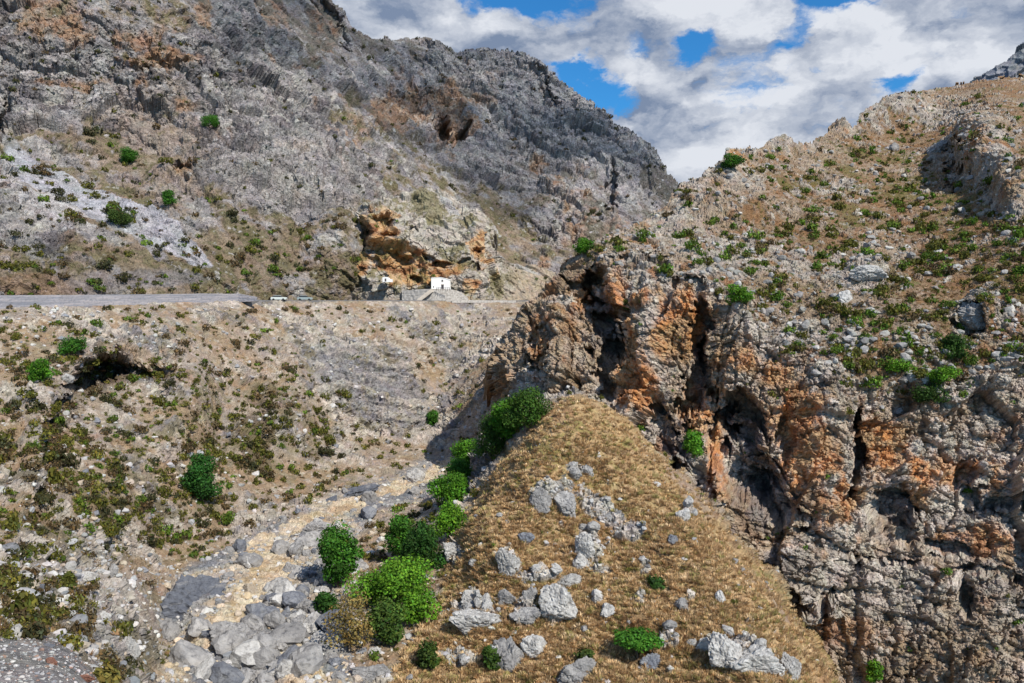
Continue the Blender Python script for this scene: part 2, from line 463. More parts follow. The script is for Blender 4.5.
    g = mixc(g, rgb(.40, .31, .24), sstep(blobs(x, y, [(760, 590, 12, 60, -38), (690, 490, 10, 50, -42), (430, 620, 25, 40, 20)]) + .4 * n2, .5, .9))
    g = mixc(g, mixc(mixc(LIME[None], LIME_L, sstep(r2, .2, .8)), GREY_D + .1, sstep(n2, .2, .6)), np.clip(rg * 1.3, 0, 1))
    c = mixc(c, g, grass)
    # river bed
    pale = sstep(n1 + .4 * n2 + .8 * blobs(x, y, [(270, 560, 44, 34), (210, 630, 44, 24, -25), (335, 507, 60, 13, -15), (300, 680, 40, 14), (245, 600, 40, 24)]), .0, .45)
    chan = sstep(blobs(x, y, [(440, 470, 30, 8, -20), (400, 486, 30, 8, -18), (350, 505, 36, 9, -22), (300, 524, 34, 11, -20), (262, 545, 24, 16, -30), (272, 568, 30, 24), (250, 596, 22, 22), (225, 622, 36, 18, -30), (195, 645, 26, 20, -30), (310, 678, 34, 12), (170, 670, 20, 14)], .7) + .25 * n2 + .2 * n1, .38, .6)
    v.chan = chan
    pale = np.maximum(pale * .5, chan)
    rv = mixc(mixc(rgb(.34, .335, .335)[None], rgb(.20, .21, .235), sstep(r1, .4, .7)), rgb(.60, .51, .385), pale)
    rv = mixc(rv, rgb(.42, .31, .19), sstep(n2 + .6 * n1, .15, .5) * pale * .7)
    rv = mixc(rv, rgb(.66, .60, .50), sstep(-n2, .15, .5) * pale * .6)
    c = mixc(c, rv, river)
    gv = mixc(rgb(.30, .295, .30)[None], rgb(.20, .20, .215), sstep(fbm(p, 2.5, 3, .7, 120), -.1, .4))
    gv = mixc(gv, rgb(.34, .30, .27), sstep(n1, .1, .5))
    c = mixc(c, gv, gravel)
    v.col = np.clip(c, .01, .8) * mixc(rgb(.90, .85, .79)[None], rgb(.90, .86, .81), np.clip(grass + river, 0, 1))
    v.keep = np.ones(len(p), np.float32)
    v.grass, v.rg, v.river, v.slope, v.gravel, v.R = grass, rg, river, slope, gravel, R
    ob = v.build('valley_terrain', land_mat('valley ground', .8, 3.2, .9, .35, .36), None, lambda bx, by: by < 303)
    return v, ob

# ------------------------------------------------------------------ the right-hand cliff and its hillside
GPTS = [(500, 430, 152), (485, 400, 175), (492, 380, 162), (497, 345, 163), (515, 312, 164), (545, 283, 167), (570, 262, 167), (530, 350, 153), (540, 400, 149), (580, 300, 157), (605, 262, 158), (600, 330, 151), (600, 390, 144),
        (640, 300, 147), (650, 400, 138), (650, 450, 134), (700, 280, 146), (700, 350, 139), (700, 400, 135), (700, 470, 128), (750, 300, 143), (750, 400, 133), (750, 500, 125), (800, 400, 131), (800, 500, 123), (800, 600, 117),
        (850, 350, 134), (850, 450, 127), (850, 550, 120), (850, 650, 114), (900, 300, 143), (900, 400, 131), (900, 500, 124), (900, 600, 117), (900, 690, 112), (1000, 300, 142), (1000, 400, 129), (1000, 500, 122), (1000, 600, 116), (1000, 690, 110),
        (1140, 300, 137), (1140, 400, 126), (1140, 500, 119), (1140, 600, 113), (1140, 690, 107), (620, 240, 167), (650, 222, 182), (678, 192, 215), (720, 240, 170), (720, 200, 197), (720, 165, 222), (760, 200, 192), (790, 140, 262), (800, 200, 202),
        (800, 250, 167), (850, 180, 227), (850, 130, 278), (850, 230, 180), (900, 150, 265), (900, 105, 305), (900, 200, 207), (900, 250, 171), (955, 150, 245), (960, 90, 325), (1000, 200, 182), (1000, 160, 205), (1000, 120, 235),
        (1024, 80, 325), (1000, 250, 158), (1140, 75, 325), (1140, 150, 220), (1140, 230, 160), (600, 450, 142), (600, 560, 140), (700, 600, 122), (700, 690, 118), (800, 690, 112), (720, 540, 124), (500, 560, 170)]
G_OUT = [(494, 470), (486, 430), (490, 398), (486, 372), (495, 345), (506, 332), (518, 312), (534, 298), (544, 283), (556, 276), (562, 264), (574, 258), (583, 247), (600, 240), (612, 231), (634, 224), (650, 214), (664, 206), (674, 190),
         (684, 183), (692, 178), (702, 176), (708, 167), (720, 161), (728, 149), (745, 147), (760, 148), (768, 139), (786, 133), (793, 140), (803, 142), (815, 140), (827, 133), (833, 121), (843, 117), (850, 122), (853, 127), (862, 112), (870, 105), (886, 96),
         (900, 93), (930, 90), (960, 83), (985, 78), (1005, 77), (1150, 60), (1150, 790), (494, 790)]
def build_cliff():
    v = Patch(GPTS, 470, 1145, 60, 700, 0.8, 0.55)
    p, x, y = v.p, v.x, v.y
    pz = p * np.array([1, 1, 1], np.float32)
    # how steep: cliff below the rim line, hillside above
    rim = np.interp(x, [470, 560, 600, 660, 720, 760, 820, 880, 940, 1000, 1140], [250, 262, 262, 275, 300, 330, 360, 385, 380, 360, 350]) + 14 * fbm(p, 1 / 12, 3, .5, 4)
    cliff = sstep(y - rim, -14, 22)
    out_l = blobs(x, y, [(985, 150, 45, 45), (1010, 190, 30, 40), (965, 160, 20, 30), (975, 315, 26, 22), (1010, 330, 30, 25), (720, 180, 50, 30), (780, 150, 50, 20), (840, 130, 26, 16), (640, 235, 60, 26), (880, 115, 50, 18), (930, 110, 50, 20), (690, 210, 50, 40),
                          (860, 275, 40, 20), (880, 250, 40, 14), (760, 270, 60, 24), (950, 400, 50, 30), (1000, 390, 50, 30), (820, 330, 60, 22), (700, 260, 70, 24)], .8)
    low = sstep(y - rim, -90, -5)
    R = np.clip(cliff + sstep(.55 * fbm(p, 1 / 7, 5, .66, 14) + .5 * fbm(p, 1 / 1.6, 3, .6, 16) + .85 * out_l + .34 * low + .25 * blobs(x, y, [(680, 230, 110, 60), (780, 180, 90, 50), (780, 300, 120, 50)]), .20, .46), 0, 1)
    warp = p + .45 * np.stack([fbm(p, 1 / 7, 3, .5, 200 + k) for k in range(3)], 1)
    dip = p + 0; dip[:, 2] += .10 * p[:, 0]
    wd = warp.copy(); wd[:, 2] += .10 * p[:, 0]
    flat = np.array([.72, .72, 1.3], np.float32)
    b0, e0, r0 = blocks(warp * np.array([1, 1, .5], np.float32), 1 / 11, 1, 1.7)
    bj, ej, rj = blocks(warp * np.array([1, 1, .38], np.float32), 1 / 4.2, 2, 1.5)
    b1, e1, r1 = blocks(wd * flat, 1 / 3.6, 3)
    b2, e2, r2 = blocks(wd * flat, 1 / 1.5, 5)
    b3, e3, r3 = blocks(warp, 1 / .75, 8)
    rid = fbm(warp, 1 / 9, 5, .55, 30, True)
    # bedding ledges: each layer stands out its own amount
    lay = wd[:, 2] / 1.7 + .7 * fbm(p, 1 / 10, 3, .5, 61)
    li = np.floor(lay); lf = lay - li
    def lh(k): return _hash(k.astype(np.int32), np.zeros_like(k, np.int32), np.zeros_like(k, np.int32), 5)
    bed = (lh(li) + (lh(li + 1) - lh(li)) * sstep(lf, .82, 1.0)) - .5
    bedw = blobs(x, y, [(730, 440, 60, 90), (860, 470, 160, 140), (1000, 560, 120, 120), (820, 560, 100, 90), (600, 360, 50, 60, 0, .7), (660, 480, 60, 60, 0, .7)], .7)
    disp = cliff * (3.4 * b0 + 1.5 * bj + .5 * rid - .8 * (1 - sstep(ej, 0, .10))) + R * (.5 + .5 * cliff) * (1.3 * b1 + .75 * b2 + .15 * rid - .5 * (1 - sstep(e1, 0, .10)) - .25 * (1 - sstep(e2, 0, .12)))
    disp += cliff * bed * (.5 + 1.0 * bedw)
    disp += (1 - cliff) * (1.3 * fbm(p, 1 / 26, 4, .5, 70) + .3 * fbm(p, 1 / 2.2, 4, .6, 75)) + (R - cliff).clip(0) * .5
    # outcrops that stand proud, recesses and overhangs that bite in
    disp += 6 * blob(x, y, 985, 150, 30, 34, 20, .6) + 5 * blob(x, y, 1015, 190, 22, 28, 0, .6) + 3.5 * blob(x, y, 978, 312, 24, 17, 0, .6) + 6 * blob(x, y, 715, 178, 34, 24, 0, .8) + 6 * blob(x, y, 785, 146, 26, 12, 0, .7) + 5 * blob(x, y, 845, 124, 16, 12, 0, .6) + 6 * blob(x, y, 885, 115, 50, 18, 0, .7) + 5 * blob(x, y, 690, 210, 40, 26, 0, .8) + 4 * blob(x, y, 740, 215, 40, 10, -10, .7) + 3 * blob(x, y, 870, 268, 26, 12, 0, .6)
    disp += 3 * blob(x, y, 735, 345, 22, 60, 8, .8) + 3.5 * blob(x, y, 650, 330, 18, 60, 0, .8) + 4 * blob(x, y, 820, 440, 34, 90, 0, .9) + 5 * blob(x, y, 950, 620, 90, 70, 0, .9) + 3 * blob(x, y, 560, 350, 20, 60, 0, .8)
    hole = 0
    n1 = fbm(p, 1 / 3, 4, .55, 33)
    jx, jy = x + 3 * n1 + 9 * b1 + 5 * bj + 4 * b2, y + 3 * fbm(p, 1 / 3, 4, .55, 35) + 8 * b1 + 5 * b2
    holes = [(605, 315, 15, 52, -12, 9.0), (612, 360, 12, 45, 8, 7.0), (588, 290, 16, 26, -25, 5.0), (702, 335, 9, 34, 0, 7.0), (706, 365, 6, 26, 0, 5.0), (690, 395, 9, 36, 12, 6.0), (740, 425, 22, 34, -14, 9.0), (722, 440, 14, 40, 0, 8.0), (752, 480, 30, 30, 30, 8.0),
             (668, 440, 12, 40, -12, 5.0), (775, 505, 26, 16, 30, 6.0), (858, 450, 7, 46, 8, 7.0), (892, 510, 22, 26, 0, 6.5), (925, 545, 50, 12, 10, 4.5), (990, 575, 40, 10, 6, 4.0), (955, 600, 10, 22, 0, 4.5), (824, 605, 8, 22, 0, 4.5), (545, 350, 8, 28, 0, 3.5), (530, 335, 6, 26, 20, 3.0),
             (785, 600, 10, 34, -30, 5.0), (960, 165, 9, 26, 20, 4.0), (965, 322, 16, 12, 20, 4.0), (970, 480, 10, 30, 0, 3.0), (785, 440, 8, 26, 0, 2.5), (880, 560, 60, 6, 8, 2.5), (1010, 500, 30, 7, 0, 3.0), (640, 262, 30, 6, 0, 2.5), (690, 285, 16, 10, 0, 3)]
    for (cx, cy, rx, ry, an, dep) in holes:
        hole = hole + dep * 1.1 * blob(jx, jy, cx, cy, rx * 1.1, ry, an, .30)
    v.move(v.N * disp[:, None] + v.bite(hole))
    p = v.p
    b4, e4, r4 = blocks(p * np.array([.85, .85, 1.2], np.float32), 1 / .6, 18)
    q4 = p * np.array([.9, .9, 1.3], np.float32)
    v.move(v.N * (R * (.36 * b3 + .20 * b4 + .12 * fbm(q4, 1 / 1.8, 5, .62, 19, True) - .16 * (1 - sstep(e3, 0, .14))) + (1 - R) * .12 * b4)[:, None])
    p = v.p
    n2 = fbm(p, 1 / .9, 4, .65, 95); n3 = fbm(p, 1 / 14, 4, .5, 99); n4 = fbm(p * np.array([1, 1, .3], np.float32), 1 / 3.0, 4, .6, 140)
    soil = mixc(np.tile(rgb(.30, .205, .13), (len(p), 1)), rgb(.38, .295, .21), sstep(n2, -.2, .35))
    soil = mixc(soil, rgb(.31, .17, .08), sstep(n1 + .4 * n2, .1, .45) * .7)
    soil = mixc(soil, rgb(.44, .40, .35), sstep(n3 + .6 * n2, .1, .5) * .55)
    hs = sstep(fbm(p, 1 / 10, 4, .6, 150) + .6 * n2 + .4 * blobs(x, y, [(830, 160, 90, 24, -8), (930, 180, 60, 30), (800, 170, 60, 30)]), .35, .6)
    soil = mixc(soil, rgb(.17, .165, .055), hs * .75)
    rk = mixc(np.tile(LIME, (len(p), 1)), LIME_L, sstep(r2 + .5 * n2, .45, 1.0))
    rk = mixc(rk, rgb(.40, .32, .24), sstep(n3 + .5 * n1, -.25, .4) * .75)
    rk = mixc(rk, rgb(.20, .185, .18), sstep(n1 + .5 * n2 + .4 * (r1 - .5), .15, .6) * .65)
    st = blobs(x, y, [(640, 385, 26, 46), (618, 300, 16, 40, 0, .8), (590, 300, 16, 20), (635, 345, 14, 40, 0, .8), (668, 335, 16, 50, 0, .75), (690, 320, 20, 46), (700, 410, 26, 30, 0, .8), (715, 465, 12, 50, 0, .7), (665, 470, 16, 30), (740, 365, 30, 20, 0, .5), (790, 420, 34, 40, 0, .85), (800, 470, 36, 30, 0, .9), (775, 375, 20, 20, 0, .5),
                       (880, 450, 34, 46, 0, .85), (915, 475, 44, 34, 0, .8), (960, 465, 44, 30, 0, .65), (1000, 475, 40, 30, 0, .55), (840, 500, 30, 30, 0, .7), (900, 395, 40, 20, 0, .4), (990, 540, 40, 20, 0, .5), (780, 545, 20, 14, 0, .6), (540, 340, 18, 26, 0, .6), (505, 380, 14, 40, 0, .5), (575, 270, 14, 14, 0, .6), (640, 300, 20, 14, 0, .5), (840, 630, 40, 20, 0, .5),
                       (985, 150, 16, 24, 0, .6), (735, 170, 14, 8, 0, .7), (870, 640, 40, 14, 0, .4), (960, 290, 16, 10, 0, .3)], .85)
    sm = sstep(1.05 * st + .5 * n4 + .35 * n1 + .2 * n2, .08, .75)
    oc = mixc(mixc(ORANGE[None], rgb(.56, .38, .22), sstep(n2 + n1, -.1, .5)), RUST, sstep(n4 - .3 * n2, .15, .6) * .8)
    rk = mixc(rk, oc, sm * .88)
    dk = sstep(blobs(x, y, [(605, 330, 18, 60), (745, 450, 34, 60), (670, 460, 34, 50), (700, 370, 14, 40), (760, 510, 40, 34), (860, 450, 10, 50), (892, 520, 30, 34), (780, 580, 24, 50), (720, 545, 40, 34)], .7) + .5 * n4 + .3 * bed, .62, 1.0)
    rk = mixc(rk, rgb(.175, .165, .18), dk * .6)  # shade of the caves and overhangs deepened in the rock colour
    gr = sstep(blobs(x, y, [(900, 640, 160, 70), (1000, 600, 80, 60), (800, 600, 40, 60)]) + .4 * n1, .5, .9) * .35
    rk = mixc(rk, rgb(.33, .29, .24), gr)
    rk = mixc(rk, rgb(.31, .22, .12), sstep(n3 + n1 - .3 * n2, .5, .9) * .4)
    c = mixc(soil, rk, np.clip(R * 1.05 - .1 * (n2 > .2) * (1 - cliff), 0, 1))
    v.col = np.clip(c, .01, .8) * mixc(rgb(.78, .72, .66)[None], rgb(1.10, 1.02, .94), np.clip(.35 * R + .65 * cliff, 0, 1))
    v.R, v.cliff = R, cliff
    X, Y = v.seen_at()
    jx = X + 2.5 * fbm(p, 1 / 5, 4, .6, 301) + 1.2 * b2; jy = Y + 2.5 * fbm(p, 1 / 5, 4, .6, 305) + 1.6 * b1
    keep = inside(G_OUT, jx, jy)
    v.keep = keep.astype(np.float32)
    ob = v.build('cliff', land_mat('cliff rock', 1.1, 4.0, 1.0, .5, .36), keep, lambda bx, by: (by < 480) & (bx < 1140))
    return v, ob

# ------------------------------------------------------------------ the mountain behind
MPTS = [(-150, 320, 150), (0, 320, 170), (100, 316, 186), (200, 312, 210), (300, 312, 242), (345, 312, 253), (335, 272, 254), (342, 238, 263), (400, 312, 278), (440, 312, 285), (500, 312, 300), (560, 312, 340), (620, 312, 390), (720, 312, 450),
        (0, 275, 176), (0, 240, 190), (0, 200, 212), (0, 165, 228), (0, 140, 262), (0, 100, 280), (0, 50, 300), (0, 0, 318), (0, -60, 345), (100, 280, 192), (100, 250, 206), (100, 200, 236), (100, 160, 268), (100, 100, 300), (100, 50, 315), (100, 0, 330), (100, -60, 355),
        (200, 280, 216), (200, 250, 228), (200, 200, 254), (200, 150, 292), (200, 100, 322), (200, 50, 345), (200, 0, 372), (200, -60, 410), (300, 280, 246), (300, 250, 255), (300, 200, 278), (300, 150, 322), (300, 100, 372), (300, 50, 425), (300, 0, 460), (300, -60, 500),
        (362, 250, 265), (370, 200, 296), (400, 180, 360), (400, 120, 450), (400, 60, 515), (440, 38, 545), (440, 120, 470), (430, 210, 350), (500, 260, 380), (500, 200, 430), (500, 120, 500), (530, 65, 545), (560, 260, 400), (560, 200, 440), (600, 230, 425), (600, 150, 500), (650, 200, 470), (685, 190, 490),
        (620, 130, 520), (700, 250, 460), (-150, 250, 170), (-150, 150, 240), (-150, 0, 290), (-150, -60, 300)]
M_OUT = [(-200, -200), (310, -200), (322, -20), (334, 4), (343, 10), (352, 24), (366, 33), (375, 38), (385, 37), (397, 41), (412, 38), (430, 37), (446, 44), (458, 51), (468, 48), (490, 48), (512, 49), (530, 53), (541, 61), (553, 71),
         (565, 82), (578, 92), (597, 103), (608, 113), (618, 126), (631, 129), (645, 140), (656, 150), (668, 170), (680, 186), (700, 215), (740, 260), (740, 360), (-200, 360)]
def build_mountain():
    v = Patch(MPTS, -150, 745, -60, 322, 0.8, 0.65)
    p, x, y = v.p, v.x, v.y
    far = sstep(p[:, 1], 250, 430)
    sc_ = (1.0 + .15 * far)
    warp = p + 4 * np.stack([fbm(p, 1 / 24, 3, .5, 200 + k) for k in range(3)], 1)
    diag = warp.copy(); diag[:, 2] += .55 * warp[:, 0]
    rug = np.clip(.35 + .55 * sstep(fbm(p, 1 / 30, 4, .6, 12) + blobs(x, y, [(60, 90, 160, 80), (250, 130, 90, 70), (290, 190, 80, 40), (500, 120, 200, 90), (200, 60, 120, 60)]), .05, .6)
                  - .5 * blobs(x, y, [(60, 180, 90, 16, 35), (110, 240, 110, 30, 38), (130, 155, 80, 14, 10), (430, 170, 90, 24, 38), (500, 240, 60, 24, 40), (230, 260, 90, 30, 0, .7)], .8), .12, 1)
    b0, e0, r0 = blocks(warp * np.array([1, 1, .6], np.float32), 1 / 38, 1)
    b1, e1, r1 = blocks(diag, 1 / 13, 3)
    b2, e2, r2 = blocks(warp, 1 / 5, 5)
    b3, e3, r3 = blocks(warp, 1 / 2.2, 8)
    rid = fbm(warp, 1 / 34, 6, .55, 30, True)
    disp = rug * (sc_ * (6.5 * b0 + 5.0 * rid) + 4.6 * b1 * sc_ + 2.2 * b2 - 2.0 * (1 - sstep(e1, 0, .12)) - 1.0 * (1 - sstep(e2, 0, .16))) + 1.8 * fbm(p, 1 / 40, 4, .5, 33) + (1 - rug) * .5 * fbm(p, 1 / 2.5, 4, .6, 39)
    hole = 0
    n1 = fbm(p, 1 / 9, 4, .55, 33)
    jx, jy = x + 5 * n1, y + 5 * fbm(p, 1 / 9, 4, .55, 35)
    for (cx, cy, rx, ry, an, dep) in [(441, 130, 9, 14, 0, 22), (462, 134, 6, 9, 0, 14), (182, 183, 10, 9, 0, 6), (5, 110, 5, 28, 8, 10), (415, 105, 40, 14, 10, 6), (170, 70, 60, 8, 5, 5), (330, 20, 8, 40, -25, 10), (545, 90, 6, 30, -35, 9), (610, 190, 4, 26, 0, 9)]:
        hole = hole + dep * blob(jx, jy, cx, cy, rx, ry, an, .4)
    disp += 5 * blob(x, y, 333, 250, 32, 50, 0, .9) + 7 * blob(x, y, 172, 180, 30, 16, 0, .7) + 6 * blob(x, y, 290, 165, 50, 40, 0, .9) + 5 * blob(x, y, 240, 185, 40, 22, 0, .8)
    v.move(v.N * disp[:, None] + v.bite(hole))
    p = v.p
    b4, e4, r4 = blocks(p, 1 / 1.3, 18)
    v.move(v.N * (rug * (1.0 * b3 + .5 * b4 - .4 * (1 - sstep(e3, 0, .16)) + .8 * fbm(p, 1 / 5, 5, .62, 19, True)) + .3 * (1 - rug) * b4)[:, None])
    p = v.p
    n2 = fbm(p, 1 / 2.6, 4, .65, 95); n3 = fbm(p, 1 / 45, 4, .5, 99); n4 = fbm(p * np.array([1, 1, .3], np.float32), 1 / 9, 4, .6, 140)
    rk = mixc(np.tile(rgb(.35, .335, .33), (len(p), 1)), rgb(.54, .515, .48), sstep(r2 + .6 * n2, .4, 1.0))
    rk = mixc(rk, rgb(.37, .285, .215), sstep(n3 + .5 * n1 + .25 * n2 + .4 * blobs(x, y, [(90, 60, 140, 60), (170, 110, 80, 50), (40, 20, 90, 30)]), .2, .75) * .6)
    rk = mixc(rk, rgb(.12, .115, .125), sstep(n1 + .7 * n2 + .6 * (r1 - .5), -.05, .4) * .8)
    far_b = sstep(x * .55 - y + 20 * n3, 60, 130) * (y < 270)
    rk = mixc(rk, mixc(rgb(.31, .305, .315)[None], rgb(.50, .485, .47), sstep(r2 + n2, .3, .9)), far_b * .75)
    st = blobs(x, y, [(400, 110, 44, 26), (450, 105, 26, 24, 0, 1.0), (450, 130, 26, 20, 0, 1.0), (60, 10, 60, 22, 0, .7), (40, 20, 30, 16, 0, .8), (75, 30, 60, 18, 0, .7), (130, 32, 50, 14, 0, .6), (205, 12, 12, 22, 0, .9), (320, 30, 16, 40, -20, .7), (270, 12, 18, 24, -15, .7), (80, 85, 50, 20, 0, .6), (150, 60, 60, 14, 0, .6), (180, 115, 22, 12, 0, .6),
                       (540, 165, 14, 10), (545, 262, 12, 9), (600, 262, 10, 8), (300, 165, 30, 10, 0, .5), (182, 184, 12, 10, 0, .9), (560, 200, 40, 40, 0, .45), (600, 220, 50, 30, 0, .4), (140, 100, 10, 30, 0, .5), (350, 140, 30, 30, 0, .35)], .85)
    sm = sstep(1.15 * st + .5 * n4 + .3 * n1, .22, .75)
    rk = mixc(rk, mixc(rgb(.42, .25, .14)[None], rgb(.44, .34, .25), sstep(n2, -.1, .4)), sm * .8)
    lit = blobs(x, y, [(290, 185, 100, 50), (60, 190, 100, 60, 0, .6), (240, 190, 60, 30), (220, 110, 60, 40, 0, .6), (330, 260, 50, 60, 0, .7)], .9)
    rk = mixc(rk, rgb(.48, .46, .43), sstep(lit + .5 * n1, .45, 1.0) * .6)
    soil = mixc(np.tile(rgb(.30, .235, .165), (len(p), 1)), rgb(.38, .31, .24), sstep(n2, -.2, .4))
    soil = mixc(soil, rgb(.16, .15, .07), sstep(n1 + n2, .05, .5) * .75)
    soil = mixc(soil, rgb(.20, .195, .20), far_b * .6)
    scr = sstep(blobs(x, y, [(40, 170, 70, 9, 38), (100, 215, 60, 12, 36), (140, 240, 40, 8, 40), (20, 155, 30, 8, 35)], .6) + .3 * n1, .4, .7)
    soil = mixc(soil, rgb(.37, .375, .39), scr * .85)
    S = sstep((1 - rug) + .35 * n1 + .25 * n2, .42, .75)
    c = mixc(rk, soil, S)
    sm2 = sstep(box_blur(inside([(6, 148), (28, 150), (80, 178), (130, 203), (165, 222), (200, 254), (216, 276), (196, 270), (150, 247), (100, 226), (60, 199), (20, 174)], x + 7 * n1, y + 5 * n1).astype(np.float32), v.shape, 3) + .2 * n2, .35, .6)
    c = mixc(c, mixc(rgb(.56, .565, .60)[None], rgb(.42, .43, .46), sstep(n2, 0, .4)), sm2 * .95)
    wr = sstep(blobs(x, y, [(50, 205, 70, 28, 30), (20, 180, 40, 18, 20)], .8) + .7 * n2 + .3 * n1, .55, .8)
    c = mixc(c, rgb(.62, .61, .60), wr * .9 * (1 - sm2))
    c = mixc(c, mixc(rgb(.33, .22, .15)[None], rgb(.25, .25, .27), sstep(x, 40, 120)), sstep(blobs(x, y, [(30, 282, 110, 12), (110, 280, 110, 14)], .6) + .3 * n1, .4, .8) * .6)
    v.col = np.clip(c, .01, .8) * rgb(.93, .895, .885); v.S = S; v.farb = far_b
    X, Y = v.seen_at()
    jx = X + 2.2 * fbm(p, 1 / 14, 4, .6, 301) + 1.3 * b2; jy = Y + 2.5 * fbm(p, 1 / 14, 4, .6, 305) + 1.6 * b1
    keep = inside(M_OUT, jx, jy)
    v.keep = keep.astype(np.float32)
    ob = v.build('mountain', land_mat('mountain rock', .35, 1.4, 1.0, 1.3, .40), keep, lambda bx, by: (by < 300) & (bx > 300))
    return v, ob

# ------------------------------------------------------------------ the outcrop with the orange caves
CPTS = [(318, 312, 262), (338, 312, 262), (362, 312, 258), (420, 302, 257), (480, 302, 263), (560, 305, 292), (322, 250, 278), (342, 250, 264), (332, 222, 292), (350, 222, 271), (365, 210, 264), (370, 260, 256), (420, 285, 260), (440, 289, 261), (410, 240, 262), (400, 215, 270), (400, 196, 284), (430, 195, 286), (450, 240, 264), (480, 265, 266), (478, 222, 276), (490, 240, 279), (500, 260, 283),
        (455, 200, 290), (530, 270, 292), (555, 270, 300), (560, 330, 300), (440, 330, 258), (320, 330, 262)]
C_OUT = [(316, 320), (322, 300), (326, 270), (328, 240), (336, 222), (350, 208), (366, 202), (385, 197), (400, 192), (418, 188), (432, 186), (446, 192), (457, 200), (467, 206), (478, 208), (486, 216), (493, 222), (496, 234), (493, 247), (500, 257), (512, 262), (530, 264), (545, 268), (556, 272), (566, 320)]
def build_outcrop():
    v = Patch(CPTS, 312, 570, 182, 318, 0.5, None, lambda px, py, d: d + (tps(MPTS, px, py) + 5 - d) * (1 - sstep(px + .25 * (py - 250), 326, 372)))
    p, x, y = v.p, v.x, v.y
    warp = p + 1.5 * np.stack([fbm(p, 1 / 8, 3, .5, 200 + k) for k in range(3)], 1)
    b0, e0, r0 = blocks(warp, 1 / 11, 21); b1, e1, r1 = blocks(warp, 1 / 4.2, 23); b2, e2, r2 = blocks(warp, 1 / 1.7, 25)
    rid = fbm(warp, 1 / 10, 5, .55, 31, True)
    flatp = blobs(x, y, [(435, 296, 32, 8)], .4)
    ru = sstep(x, 335, 362) * np.clip(1 - .95 * flatp - .7 * sstep(y, 290, 300), 0, 1) * (1 - .6 * sstep(x, 500, 530))
    disp = ru * (2.4 * b0 + 1.5 * b1 + .8 * b2 + 1.6 * rid)
    hole = 0
    jx = x + 2.5 * fbm(p, 1 / 4, 4, .6, 35); jy = y + 2.5 * fbm(p, 1 / 4, 4, .6, 36)
    for (cx, cy, rx, ry, an, dep) in [(364, 236, 9, 15, 15, 7), (382, 222, 10, 8, 0, 5), (388, 236, 9, 6, 10, 4), (376, 250, 12, 5, 20, 3), (400, 258, 16, 4, 25, 3), (440, 265, 12, 3, 4, 4), (430, 259, 10, 3, 30, 2.5), (476, 253, 7, 4, 0, 4), (473, 269, 5, 6, 0, 4), (416, 280, 6, 4.5, 0, 3.5), (390, 262, 40, 20, 12, 2.5), (462, 262, 6, 3, 0, 2.5), (413, 231, 6, 3, 0, 2), (484, 290, 8, 5, 0, 2)]:
        hole = hole + 1.2 * dep * blob(jx, jy, cx, cy, rx, ry, an, .4)
    disp += 2.0 * blob(x, y, 400, 245, 26, 6, 12, .6)
    v.move(v.N * disp[:, None] + v.bite(hole))
    n1 = fbm(p, 1 / 5, 4, .55, 33); n2 = fbm(p, 1 / 1.3, 4, .65, 95); n4 = fbm(p * np.array([.5, .5, 1.4], np.float32), 1 / 3, 4, .6, 140)
    rk = mixc(np.tile(rgb(.42, .40, .37), (len(p), 1)), rgb(.54, .51, .46), sstep(r2 + .5 * n2, .4, 1.0))
    rk = mixc(rk, rgb(.26, .235, .20), sstep(n1 + .6 * n2, .15, .55) * .7)
    st = blobs(x, y, [(380, 240, 26, 36), (400, 262, 36, 24), (420, 278, 40, 14), (450, 268, 26, 14), (478, 250, 14, 24, 0, .8), (485, 270, 14, 24, 0, .7), (470, 285, 16, 12, 0, .7), (440, 300, 60, 6, 0, .5), (362, 262, 12, 20, 0, .9)], .7)
    sm = sstep(st + .4 * n1 + .3 * n4, .4, .8)
    rk = mixc(rk, mixc(mixc(rgb(.52, .30, .13)[None], rgb(.58, .42, .26), sstep(n2 + n1, -.1, .5)), rgb(.28, .12, .05), sstep(n4, .15, .55) * .85), sm * .92)
    gr = sstep(fbm(p, 1 / 6, 4, .6, 170) + .5 * n2 + .5 * blobs(x, y, [(420, 205, 40, 14), (450, 215, 30, 10), (340, 290, 30, 14, 30), (520, 285, 40, 14)]), .4, .65)
    rk = mixc(rk, rgb(.17, .155, .06), gr * .7)
    so = sstep(x, 496, 520) + sstep(y, 296, 302)
    rk = mixc(rk, mixc(rgb(.42, .35, .27)[None], rgb(.30, .27, .23), sstep(n2, .0, .4)), np.clip(so, 0, 1) * .8)
    rk = mixc(rk, rgb(.40, .41, .43), sstep(blobs(x, y, [(450, 206, 18, 4, 40), (520, 265, 30, 3, 22)], .6), .3, .7) * .8)
    v.col = np.clip(rk, .01, .8) * rgb(.93, .88, .82)
    X, Y = v.seen_at()
    keep = inside(C_OUT, X + 2 * fbm(p, 1 / 4, 4, .6, 301) + b2, Y + 2 * fbm(p, 1 / 4, 4, .6, 305) + b1) & (x > 318)
    v.keep = keep.astype(np.float32)
    ob = v.build('cave_outcrop_hill', land_mat('outcrop rock', .8, 2.5, 1.0, .6, .36), keep, lambda bx, by: by < 300)
    return v, ob

VAL, o_val = build_valley()
CLF, o_clf = build_cliff()
MTN, o_mtn = build_mountain()
OUT, o_out = build_outcrop()

